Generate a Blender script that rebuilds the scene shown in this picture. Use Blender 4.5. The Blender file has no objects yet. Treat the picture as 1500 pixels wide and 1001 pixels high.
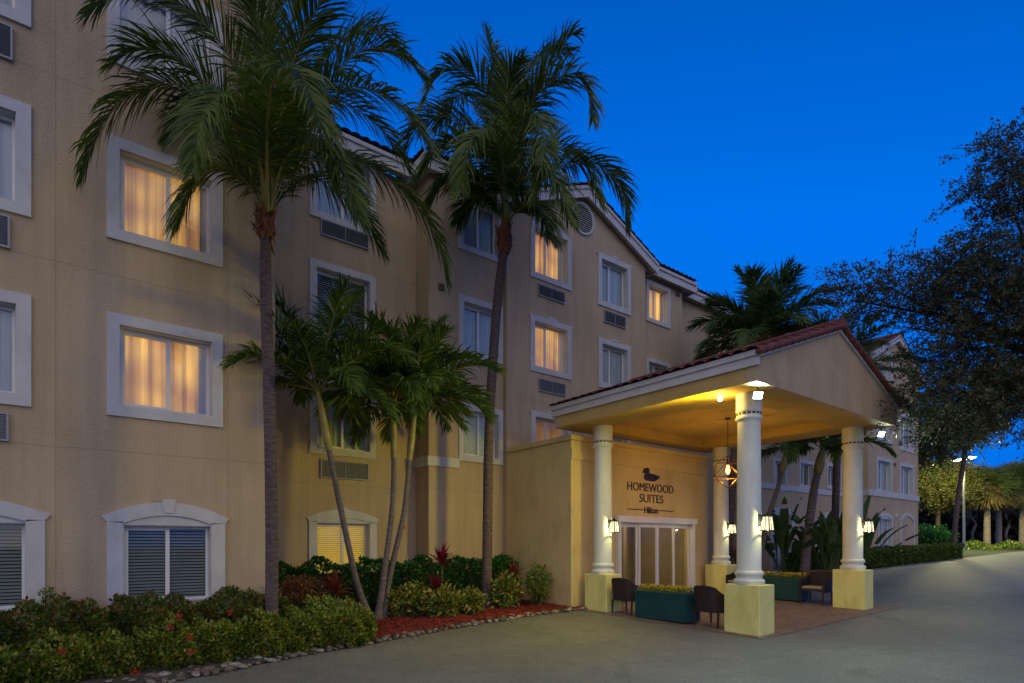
import bpy, math, random
import numpy as np
from mathutils import Vector, Matrix
random.seed(7); RNG = np.random.default_rng(7)
PI = math.pi; R = math.radians
sc = bpy.context.scene; COL = sc.collection

# ------------------------------------------------------------------ camera
F = 848.0; HZ = 797.0; CH = 1.7                     # focal length (px), horizon row, eye height
DX, DY = .6140, .7893                               # view direction; X runs along the facade, Y into the building
cd = bpy.data.cameras.new('camera'); cam = bpy.data.objects.new('camera', cd); COL.objects.link(cam)
cam.location = (0, 0, CH); cam.rotation_euler = (R(90), 0, math.atan2(-DX, DY))
cd.lens = 36 * F / 1500; cd.sensor_width = 36; cd.shift_y = (HZ - 500.5) / 1500
cd.clip_start = .1; cd.clip_end = 3000
sc.camera = cam

# ------------------------------------------------------------------ world, dusk light
SUN_AZ = math.atan2(-.68, -.73)                     # afterglow behind the camera, from the left
w = bpy.data.worlds.new('World'); sc.world = w; w.use_nodes = True
nt = w.node_tree; nt.nodes.clear()
sky = nt.nodes.new('ShaderNodeTexSky'); sky.sky_type = 'NISHITA'; sky.sun_disc = False
sky.sun_elevation = R(8); sky.sun_rotation = SUN_AZ; sky.ozone_density = 6; sky.air_density = 1.0; sky.dust_density = .2
hs = nt.nodes.new('ShaderNodeHueSaturation'); hs.inputs['Saturation'].default_value = 1.35
mx = nt.nodes.new('ShaderNodeMix'); mx.data_type = 'RGBA'; mx.blend_type = 'MULTIPLY'; mx.inputs[0].default_value = 1
mx.inputs[7].default_value = (.10, .88, 1.30, 1)
bg = nt.nodes.new('ShaderNodeBackground'); bg.inputs[1].default_value = .232
out = nt.nodes.new('ShaderNodeOutputWorld')
nt.links.new(sky.outputs[0], hs.inputs['Color']); nt.links.new(hs.outputs[0], mx.inputs[6])
# dusk glow near the horizon kept blue: red and green may not outgrow the blue
sp = nt.nodes.new('ShaderNodeSeparateColor'); cb = nt.nodes.new('ShaderNodeCombineColor'); nt.links.new(mx.outputs[2], sp.inputs[0])
cap = nt.nodes.new('ShaderNodeMath'); cap.operation = 'MINIMUM'; cap.inputs[1].default_value = 3.6; nt.links.new(sp.outputs[2], cap.inputs[0])
for ch, lim in ((0, .02), (1, .205)):
    a_ = nt.nodes.new('ShaderNodeMath'); a_.operation = 'MULTIPLY'; a_.inputs[1].default_value = lim; nt.links.new(cap.outputs[0], a_.inputs[0])
    b_ = nt.nodes.new('ShaderNodeMath'); b_.operation = 'MINIMUM'; nt.links.new(sp.outputs[ch], b_.inputs[0]); nt.links.new(a_.outputs[0], b_.inputs[1]); nt.links.new(b_.outputs[0], cb.inputs[ch])
nt.links.new(cap.outputs[0], cb.inputs[2]); nt.links.new(cb.outputs[0], bg.inputs[0]); nt.links.new(bg.outputs[0], out.inputs[0])
sd = bpy.data.lights.new('sun', 'SUN'); sd.energy = 1.5; sd.angle = R(100); sd.color = (1, .76, .22)
sun = bpy.data.objects.new('sun', sd); COL.objects.link(sun)
sun.rotation_euler = Vector((.68, .73, -.55)).to_track_quat('-Z', 'Y').to_euler()
sc.view_settings.view_transform = 'Standard'; sc.view_settings.look = 'None'
sc.view_settings.exposure = 0; sc.view_settings.gamma = 1
sc.render.engine = 'CYCLES'
try:
    sc.cycles.use_denoising = True; sc.cycles.denoiser = 'OPENIMAGEDENOISE'
    sc.cycles.max_bounces = 8; sc.cycles.transparent_max_bounces = 12
    sc.cycles.sample_clamp_indirect = 4
except Exception: pass

# ------------------------------------------------------------------ measuring helpers
def ray(px):
    r = (px - 750) / F
    return DX + DY * r, DY - DX * r
def onY(px, Y):                                     # X where the vertical through px meets the plane Y
    a, b = ray(px); t = Y / b
    return a * t, t
def onX(px, X):
    a, b = ray(px); t = X / a
    return b * t, t
def zz(py, t): return CH + t * (HZ - py) / F
def P(px, py, t):
    a, b = ray(px)
    return Vector((a * t, b * t, zz(py, t)))
def g(x, y):
    s = (x - 10.4) + (y - 6)
    s = max(-22, min(72, s))
    return .022 * s
def fwd(x, y): return DX * x + DY * y

# ------------------------------------------------------------------ materials
def newmat(name):
    m = bpy.data.materials.new(name); m.use_nodes = True
    n = m.node_tree.nodes; b = n['Principled BSDF']
    return m, m.node_tree, n, b
def ramp(nt, fac, c0, c1, p0=.3, p1=.7):
    r = nt.nodes.new('ShaderNodeValToRGB'); e = r.color_ramp.elements
    e[0].position = p0; e[1].position = p1; e[0].color = (*c0, 1); e[1].color = (*c1, 1)
    nt.links.new(fac, r.inputs[0]); return r
def mat(name, c0, c1=None, scale=6, rough=.7, bump=0, bscale=60, metal=0, island=False, detail=5, spec=.5, stretch=None, dirt=0):
    m, nt, n, b = newmat(name)
    c1 = c1 or tuple(min(1, x * 1.15) for x in c0)
    tc = n.new('ShaderNodeTexCoord'); src = tc.outputs['Object']
    if stretch:
        mp = n.new('ShaderNodeMapping'); mp.inputs['Scale'].default_value = stretch
        nt.links.new(src, mp.inputs[0]); src = mp.outputs[0]
    if island:
        ge = n.new('ShaderNodeNewGeometry'); fac = ge.outputs['Random Per Island']
        rr = ramp(nt, fac, c0, c1, 0, 1)
    else:
        nz = n.new('ShaderNodeTexNoise'); nz.inputs['Scale'].default_value = scale; nz.inputs['Detail'].default_value = detail
        nt.links.new(src, nz.inputs['Vector']); rr = ramp(nt, nz.outputs[0], c0, c1)
    if dirt:
        mq = n.new('ShaderNodeMapping'); mq.inputs['Scale'].default_value = (1, 1, .45); nt.links.new(tc.outputs['Object'], mq.inputs[0])
        nd = n.new('ShaderNodeTexNoise'); nd.inputs['Scale'].default_value = 2.6; nd.inputs['Detail'].default_value = 9; nd.inputs['Roughness'].default_value = .68; nt.links.new(mq.outputs[0], nd.inputs[0])
        rd = ramp(nt, nd.outputs[0], (1 - dirt, 1 - dirt * 1.05, 1 - dirt * 1.15), (1, 1, 1), .34, .52)
        md = n.new('ShaderNodeMix'); md.data_type = 'RGBA'; md.blend_type = 'MULTIPLY'; md.inputs[0].default_value = 1
        nt.links.new(rr.outputs[0], md.inputs[6]); nt.links.new(rd.outputs[0], md.inputs[7]); nt.links.new(md.outputs[2], b.inputs['Base Color'])
    else: nt.links.new(rr.outputs[0], b.inputs['Base Color'])
    b.inputs['Roughness'].default_value = rough; b.inputs['Metallic'].default_value = metal
    b.inputs['Specular IOR Level'].default_value = spec
    if bump:
        n2 = n.new('ShaderNodeTexNoise'); n2.inputs['Scale'].default_value = bscale; n2.inputs['Detail'].default_value = 4
        nt.links.new(src, n2.inputs['Vector'])
        bp = n.new('ShaderNodeBump'); bp.inputs['Strength'].default_value = bump; bp.inputs['Distance'].default_value = .02
        nt.links.new(n2.outputs[0], bp.inputs['Height']); nt.links.new(bp.outputs[0], b.inputs['Normal'])
    return m
def leafmat(name, c0, c1, rough=.45, trans=.35):
    m, nt, n, b = newmat(name)
    ge = n.new('ShaderNodeNewGeometry'); rr = ramp(nt, ge.outputs['Random Per Island'], c0, c1, 0, 1)
    nt.links.new(rr.outputs[0], b.inputs['Base Color']); b.inputs['Roughness'].default_value = rough
    tr = n.new('ShaderNodeBsdfTranslucent'); nt.links.new(rr.outputs[0], tr.inputs[0])
    ms = n.new('ShaderNodeMixShader'); ms.inputs[0].default_value = trans
    nt.links.new(b.outputs[0], ms.inputs[1]); nt.links.new(tr.outputs[0], ms.inputs[2])
    nt.links.new(ms.outputs[0], n['Material Output'].inputs[0])
    return m
def emit(name, c, s):
    m, nt, n, b = newmat(name)
    b.inputs['Base Color'].default_value = (*c, 1); b.inputs['Emission Color'].default_value = (*c, 1)
    b.inputs['Emission Strength'].default_value = s; return m

def stucco(name, c0, c1):
    m, nt, n, b = newmat(name)
    tc = n.new('ShaderNodeTexCoord'); o = tc.outputs['Object']
    n1 = n.new('ShaderNodeTexNoise'); n1.inputs['Scale'].default_value = .7; n1.inputs['Detail'].default_value = 6; nt.links.new(o, n1.inputs[0])
    r1 = ramp(nt, n1.outputs[0], c0, c1, .3, .7)
    mp = n.new('ShaderNodeMapping'); mp.inputs['Scale'].default_value = (3, 3, .25); nt.links.new(o, mp.inputs[0])
    n3 = n.new('ShaderNodeTexNoise'); n3.inputs['Scale'].default_value = 2; n3.inputs['Detail'].default_value = 6; nt.links.new(mp.outputs[0], n3.inputs[0])
    r3 = ramp(nt, n3.outputs[0], (.91, .91, .905), (1, 1, 1), .35, .6)   # faint runs of weathering
    mu = n.new('ShaderNodeMix'); mu.data_type = 'RGBA'; mu.blend_type = 'MULTIPLY'; mu.inputs[0].default_value = 1
    nt.links.new(r1.outputs[0], mu.inputs[6]); nt.links.new(r3.outputs[0], mu.inputs[7])
    # tooled control joints every storey and every few metres
    sx = n.new('ShaderNodeSeparateXYZ'); nt.links.new(o, sx.inputs[0])
    def line(outp, period, off):
        a = n.new('ShaderNodeMath'); a.operation = 'ADD'; a.inputs[1].default_value = off; nt.links.new(outp, a.inputs[0])
        p = n.new('ShaderNodeMath'); p.operation = 'PINGPONG'; p.inputs[1].default_value = period / 2; nt.links.new(a.outputs[0], p.inputs[0])
        q = n.new('ShaderNodeMath'); q.operation = 'LESS_THAN'; q.inputs[1].default_value = .007; nt.links.new(p.outputs[0], q.inputs[0])
        return q.outputs[0]
    l1 = line(sx.outputs[2], 2.755, -3.15); l2 = line(sx.outputs[0], 2.35, .72)
    mm = n.new('ShaderNodeMath'); mm.operation = 'MAXIMUM'; nt.links.new(l1, mm.inputs[0]); nt.links.new(l2, mm.inputs[1])
    mj = n.new('ShaderNodeMix'); mj.data_type = 'RGBA'; mj.blend_type = 'MULTIPLY'; mj.inputs[7].default_value = (.78, .78, .8, 1)
    nt.links.new(mm.outputs[0], mj.inputs[0]); nt.links.new(mu.outputs[2], mj.inputs[6])
    nt.links.new(mj.outputs[2], b.inputs['Base Color'])
    n2 = n.new('ShaderNodeTexNoise'); n2.inputs['Scale'].default_value = 30; n2.inputs['Detail'].default_value = 6; n2.inputs['Roughness'].default_value = .62; nt.links.new(o, n2.inputs[0])
    r2 = ramp(nt, n2.outputs[0], (0, 0, 0), (1, 1, 1), .42, .6)
    bp = n.new('ShaderNodeBump'); bp.inputs['Strength'].default_value = .6; bp.inputs['Distance'].default_value = .006
    nt.links.new(r2.outputs[0], bp.inputs['Height']); nt.links.new(bp.outputs[0], b.inputs['Normal'])
    b.inputs['Roughness'].default_value = .85; b.inputs['Specular IOR Level'].default_value = .25
    return m

def asphalt():
    m, nt, n, b = newmat('asphalt')
    tc = n.new('ShaderNodeTexCoord'); o = tc.outputs['Object']
    def nz(s, d, rg=.5):
        q = n.new('ShaderNodeTexNoise'); q.inputs['Scale'].default_value = s; q.inputs['Detail'].default_value = d; q.inputs['Roughness'].default_value = rg
        nt.links.new(o, q.inputs[0]); return q.outputs[0]
    a = ramp(nt, nz(.35, 8, .65), (.122, .130, .120), (.182, .190, .174), .32, .68)
    c = ramp(nt, nz(45, 5), (.72, .72, .72), (1.25, 1.25, 1.25), .35, .65)
    e = ramp(nt, nz(3.2, 8, .7), (.89, .89, .89), (1.05, 1.05, 1.05), .35, .62)
    mu = n.new('ShaderNodeMix'); mu.data_type = 'RGBA'; mu.blend_type = 'MULTIPLY'; mu.inputs[0].default_value = 1
    nt.links.new(a.outputs[0], mu.inputs[6]); nt.links.new(c.outputs[0], mu.inputs[7])
    m2 = n.new('ShaderNodeMix'); m2.data_type = 'RGBA'; m2.blend_type = 'MULTIPLY'; m2.inputs[0].default_value = 1
    nt.links.new(mu.outputs[2], m2.inputs[6]); nt.links.new(e.outputs[0], m2.inputs[7])
    vo = n.new('ShaderNodeTexVoronoi'); vo.feature = 'DISTANCE_TO_EDGE'; vo.inputs['Scale'].default_value = .22
    nv = n.new('ShaderNodeTexNoise'); nv.inputs['Scale'].default_value = 1.1; nv.inputs['Detail'].default_value = 5; nt.links.new(o, nv.inputs[0])
    ad = n.new('ShaderNodeMix'); ad.data_type = 'RGBA'; ad.inputs[0].default_value = .35; nt.links.new(o, ad.inputs[6]); nt.links.new(nv.outputs['Color'], ad.inputs[7])
    nt.links.new(ad.outputs[2], vo.inputs['Vector'])
    cr = ramp(nt, vo.outputs['Distance'], (.78, .78, .78), (1, 1, 1), .0, .005)
    m3 = n.new('ShaderNodeMix'); m3.data_type = 'RGBA'; m3.blend_type = 'MULTIPLY'; m3.inputs[0].default_value = 1
    nt.links.new(m2.outputs[2], m3.inputs[6]); nt.links.new(cr.outputs[0], m3.inputs[7])
    sp_ = ramp(nt, nz(1.9, 3, .4), (1, 1, 1), (.82, .82, .80), .66, .70); sk = ramp(nt, nz(110, 2), (1, 1, 1), (1.7, 1.7, 1.65), .66, .70)
    m4 = n.new('ShaderNodeMix'); m4.data_type = 'RGBA'; m4.blend_type = 'MULTIPLY'; m4.inputs[0].default_value = 1; nt.links.new(m3.outputs[2], m4.inputs[6]); nt.links.new(sp_.outputs[0], m4.inputs[7])
    m5 = n.new('ShaderNodeMix'); m5.data_type = 'RGBA'; m5.blend_type = 'MULTIPLY'; m5.inputs[0].default_value = 1; nt.links.new(m4.outputs[2], m5.inputs[6]); nt.links.new(sk.outputs[0], m5.inputs[7])
    nt.links.new(m5.outputs[2], b.inputs['Base Color']); b.inputs['Roughness'].default_value = .72
    bp = n.new('ShaderNodeBump'); bp.inputs['Strength'].default_value = .5; bp.inputs['Distance'].default_value = .006
    nt.links.new(nz(70, 4), bp.inputs['Height']); nt.links.new(bp.outputs[0], b.inputs['Normal'])
    return m

def stonemat():
    m, nt, n, b = newmat('river_stone'); oi = n.new('ShaderNodeObjectInfo'); rr = ramp(nt, oi.outputs['Random'], (.07, .075, .07), (.34, .33, .29), 0, 1)
    e = rr.color_ramp.elements.new(.5); e.color = (.17, .135, .10, 1)
    tc = n.new('ShaderNodeTexCoord'); nz = n.new('ShaderNodeTexNoise'); nz.inputs['Scale'].default_value = 2.2; nz.inputs['Detail'].default_value = 6; nt.links.new(tc.outputs['Object'], nz.inputs[0])
    r2 = ramp(nt, nz.outputs[0], (.6, .6, .6), (1.2, 1.2, 1.2), .35, .65); mu = n.new('ShaderNodeMix'); mu.data_type = 'RGBA'; mu.blend_type = 'MULTIPLY'; mu.inputs[0].default_value = 1
    nt.links.new(rr.outputs[0], mu.inputs[6]); nt.links.new(r2.outputs[0], mu.inputs[7]); nt.links.new(mu.outputs[2], b.inputs['Base Color']); b.inputs['Roughness'].default_value = .8
    bp = n.new('ShaderNodeBump'); bp.inputs['Strength'].default_value = .4; nt.links.new(nz.outputs[0], bp.inputs['Height']); nt.links.new(bp.outputs[0], b.inputs['Normal']); return m

def pavers():
    m, nt, n, b = newmat('pavers')
    tc = n.new('ShaderNodeTexCoord')
    br = n.new('ShaderNodeTexBrick'); br.inputs['Scale'].default_value = 1
    br.inputs['Brick Width'].default_value = .22; br.inputs['Row Height'].default_value = .11; br.inputs['Mortar Size'].default_value = .006
    br.inputs['Color1'].default_value = (.17, .12, .09, 1); br.inputs['Color2'].default_value = (.24, .175, .13, 1); br.inputs['Mortar'].default_value = (.07, .055, .045, 1)
    nt.links.new(tc.outputs['Object'], br.inputs['Vector']); nt.links.new(br.outputs[0], b.inputs['Base Color'])
    b.inputs['Roughness'].default_value = .7; return m

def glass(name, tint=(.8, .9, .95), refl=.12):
    m, nt, n, b = newmat(name)
    tr = n.new('ShaderNodeBsdfTransparent'); tr.inputs[0].default_value = (*tint, 1)
    gl = n.new('ShaderNodeBsdfGlossy'); gl.inputs['Roughness'].default_value = .03
    fr = n.new('ShaderNodeFresnel'); fr.inputs[0].default_value = 1.5
    ad = n.new('ShaderNodeMath'); ad.operation = 'ADD'; ad.inputs[1].default_value = refl; nt.links.new(fr.outputs[0], ad.inputs[0])
    ms = n.new('ShaderNodeMixShader'); nt.links.new(ad.outputs[0], ms.inputs[0])
    nt.links.new(tr.outputs[0], ms.inputs[1]); nt.links.new(gl.outputs[0], ms.inputs[2])
    nt.links.new(ms.outputs[0], n['Material Output'].inputs[0]); return m

def lantern_glass():
    m, nt, n, b = newmat('lantern_glass'); em = n.new('ShaderNodeEmission'); em.inputs[0].default_value = (1, .93, .58, 1)
    tc = n.new('ShaderNodeTexCoord'); nz = n.new('ShaderNodeTexNoise'); nz.inputs['Scale'].default_value = 14; nt.links.new(tc.outputs['Object'], nz.inputs[0])
    mr = n.new('ShaderNodeMapRange'); mr.inputs[3].default_value = .7; mr.inputs[4].default_value = 2.6; nt.links.new(nz.outputs[0], mr.inputs[0]); nt.links.new(mr.outputs[0], em.inputs[1])
    tr = n.new('ShaderNodeBsdfTransparent'); ms = n.new('ShaderNodeMixShader'); ms.inputs[0].default_value = .55
    nt.links.new(tr.outputs[0], ms.inputs[1]); nt.links.new(em.outputs[0], ms.inputs[2]); nt.links.new(ms.outputs[0], n['Material Output'].inputs[0]); return m
def curtain_mat(name, c0, c1, e=0.0, ec0=None, ec1=None):
    m, nt, n, b = newmat(name)
    tc = n.new('ShaderNodeTexCoord'); mp = n.new('ShaderNodeMapping'); mp.inputs['Scale'].default_value = (9, 1, .12)
    oo = n.new('ShaderNodeObjectInfo'); om = n.new('ShaderNodeMath'); om.operation = 'MULTIPLY'; om.inputs[1].default_value = 60; nt.links.new(oo.outputs['Random'], om.inputs[0])
    oc = n.new('ShaderNodeCombineXYZ'); nt.links.new(om.outputs[0], oc.inputs[0]); nt.links.new(om.outputs[0], oc.inputs[2]); oa = n.new('ShaderNodeVectorMath'); nt.links.new(tc.outputs['Object'], oa.inputs[0]); nt.links.new(oc.outputs[0], oa.inputs[1])
    nt.links.new(oa.outputs[0], mp.inputs[0])
    nz = n.new('ShaderNodeTexNoise'); nz.inputs['Scale'].default_value = 1.6; nz.inputs['Detail'].default_value = 3; nt.links.new(mp.outputs[0], nz.inputs[0])
    r = ramp(nt, nz.outputs[0], c0, c1, .35, .65); nt.links.new(r.outputs[0], b.inputs['Base Color'])
    b.inputs['Roughness'].default_value = .9
    if e:
        r2 = ramp(nt, nz.outputs[0], ec0, ec1, .36, .70)
        n4 = n.new('ShaderNodeTexNoise'); n4.inputs['Scale'].default_value = 1.3; n4.inputs['Detail'].default_value = 1; nt.links.new(oa.outputs[0], n4.inputs[0])
        r4 = ramp(nt, n4.outputs[0], (.62, .50, .62), (1.25, 1.2, .8), .38, .62)
        m4 = n.new('ShaderNodeMix'); m4.data_type = 'RGBA'; m4.blend_type = 'MULTIPLY'; m4.inputs[0].default_value = 1
        nt.links.new(r2.outputs[0], m4.inputs[6]); nt.links.new(r4.outputs[0], m4.inputs[7]); nt.links.new(m4.outputs[2], b.inputs['Emission Color'])
        oi = n.new('ShaderNodeObjectInfo'); ml = n.new('ShaderNodeMath'); ml.operation = 'MULTIPLY_ADD'; ml.inputs[1].default_value = e * .45; ml.inputs[2].default_value = e * .72; nt.links.new(oi.outputs['Random'], ml.inputs[0])
        nt.links.new(ml.outputs[0], b.inputs['Emission Strength'])
        b.inputs['Emission Strength'].default_value = e
    return m

M = dict(
    stucco=stucco('stucco', (.445, .345, .22), (.525, .41, .262)),
    canopy=mat('canopy_stucco', (.44, .33, .20), (.49, .375, .235), 1.2, .8, .35, 70, dirt=.16),
    soffit=mat('soffit_paint', (.46, .32, .10), (.51, .36, .12), 1.2, .8, .3, 70, dirt=.12),
    block=mat('block_stucco', (.58, .46, .19), (.64, .51, .215), 1.2, .8, .35, 70, dirt=.16),
    cream=mat('cream_paint', (.78, .74, .22), (.84, .80, .26), 2, .7, .2, 60, dirt=.18),
    trim=mat('trim_paint', (.50, .50, .49), (.56, .56, .55), 3, .7, .25, 70, dirt=.12),
    white=mat('white_metal', (.64, .65, .66), (.70, .71, .72), 4, .4),
    column=mat('column_paint', (.68, .73, .62), (.74, .78, .66), 3, .5, .1, 40, dirt=.14),
    dash=mat('dark_inset', (.035, .03, .03), (.05, .045, .045)),
    tile=mat('clay_tile', (.09, .026, .02), (.22, .065, .045), 7, .75, .3, 30),
    grey=mat('grey_louvre', (.26, .27, .30), (.32, .33, .36), 5, .5),
    slot=mat('dark_void', (.02, .02, .022), (.03, .03, .03)), grille=mat('grille_back', (.19, .195, .21), (.23, .235, .25)),
    glass=glass('window_glass', refl=.03), doorglass=glass('door_glass', (.85, .82, .72), .0),
    curtain=curtain_mat('grey_curtain', (.66, .65, .60), (.86, .84, .78)),
    lit=curtain_mat('lit_curtain', (.5, .35, .25), (.6, .45, .3), .85, (.33, .16, .06), (.95, .50, .11)),
    litdim=curtain_mat('dim_lit_curtain', (.4, .3, .25), (.5, .4, .3), .3, (.40, .17, .07), (.75, .36, .14)),
    blind=mat('blind', (.62, .55, .40), (.70, .62, .46), 3, .5),
    litblind=emit('warm_blind', (.80, .58, .10), .30),
    asphalt=asphalt(), pavers=pavers(),
    grass=mat('grass_ground', (.025, .04, .012), (.06, .07, .03), 3, .95, .5, 40),
    mulch=mat('red_mulch', (.08, .008, .006), (.26, .022, .015), 22, .9, .8, 60),
    chips=mat('mulch_chips', (.10, .010, .008), (.34, .035, .025), island=True, rough=.9),
    soil=mat('soil', (.03, .025, .02), (.08, .07, .06), 14, .95, .8, 50),
    trunk=mat('palm_trunk', (.055, .038, .036), (.15, .11, .10), 9, .9, .7, 22, stretch=(1, 1, 4)),
    trunk2=mat('smooth_palm_trunk', (.085, .07, .065), (.19, .16, .15), 7, .85, .5, 20, stretch=(1, 1, 4)),
    fibre=mat('palm_fibre', (.10, .035, .018), (.24, .09, .045), 14, .95, .8, 40),
    shaft=mat('crown_shaft', (.16, .17, .04), (.34, .27, .08), 5, .5),
    rachis=mat('leaf_stalk', (.16, .17, .04), (.24, .22, .06), 6, .5),
    palm=leafmat('palm_leaf', (.028, .075, .008), (.14, .19, .02), .62),
    palmbr=leafmat('short_palm_leaf', (.03, .09, .012), (.14, .22, .025), .6),
    palmdk=leafmat('far_palm_leaf', (.035, .085, .022), (.12, .19, .04), .6),
    dead=leafmat('dry_leaf', (.09, .045, .02), (.22, .13, .06), .8),
    hedgeA=leafmat('clusia_leaf', (.03, .08, .010), (.14, .17, .02), .4),
    hedgeB=leafmat('ixora_leaf', (.04, .12, .010), (.31, .38, .035), .4),
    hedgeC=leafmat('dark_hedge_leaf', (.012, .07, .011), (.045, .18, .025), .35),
    redtip=leafmat('red_tip_leaf', (.10, .035, .012), (.24, .10, .025), .4),
    croton=leafmat('croton_leaf', (.13, .15, .02), (.42, .36, .06), .4),
    ti=leafmat('ti_leaf', (.07, .008, .015), (.26, .015, .05), .35),
    bromel=leafmat('red_blade_leaf', (.10, .015, .012), (.24, .05, .03), .4),
    spider=leafmat('lime_blade_leaf', (.08, .14, .02), (.24, .30, .07), .45),
    flower=leafmat('red_flower', (.35, .03, .02), (.6, .09, .04), .5),
    pansy=leafmat('yellow_flower', (.55, .40, .03), (.8, .62, .08), .6),
    oak=leafmat('broad_leaf', (.02, .075, .03), (.13, .11, .05), .5),
    lime=leafmat('street_tree_leaf', (.05, .075, .012), (.15, .16, .03), .6),
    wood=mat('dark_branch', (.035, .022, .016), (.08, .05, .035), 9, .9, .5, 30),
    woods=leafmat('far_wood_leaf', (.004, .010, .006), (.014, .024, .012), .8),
    skirt=leafmat('palm_skirt', (.20, .15, .06), (.45, .34, .15), .8), paletrunk=mat('pale_palm_trunk', (.22, .18, .13), (.38, .32, .24), 5, .9, .5, 12),
    sabal=leafmat('fan_leaf', (.03, .06, .02), (.10, .13, .05), .5),
    stone=stonemat(),
    wicker=mat('wicker', (.018, .011, .010), (.045, .028, .024), 90, .55, .8, 120),
    cushion=mat('cushion', (.30, .24, .16), (.36, .29, .2), 9, .9),
    teal=mat('teal_paint', (.006, .055, .055), (.010, .075, .072), 3, .4),
    black=mat('black_metal', (.012, .011, .01), (.02, .018, .016), 6, .45),
    bronze=mat('bronze_wire', (.10, .05, .02), (.16, .085, .035), 6, .35, metal=.8),
    letter=mat('sign_lettering', (.016, .008, .008), (.026, .014, .012), 6, .5),
    red=mat('alarm_red', (.30, .02, .02), (.36, .03, .03), 6, .4),
    brownvent=mat('vent_brown', (.10, .055, .04), (.14, .08, .055), 6, .7),
    pot=mat('clay_pot', (.16, .075, .045), (.22, .11, .07), 6, .8),
    bulb=emit('bare_bulb', (1, .82, .42), 60),
    filament=emit('pendant_bulb', (1, .42, .06), 14),
    flood=emit('flood_lens', (.80, 1, .95), 14),
    street=emit('street_lens', (1, .95, .45), 40),
    lanternglass=lantern_glass(),
    inner=mat('inner_wall', (.34, .30, .22), (.40, .35, .26), 2, .8),
)

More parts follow.
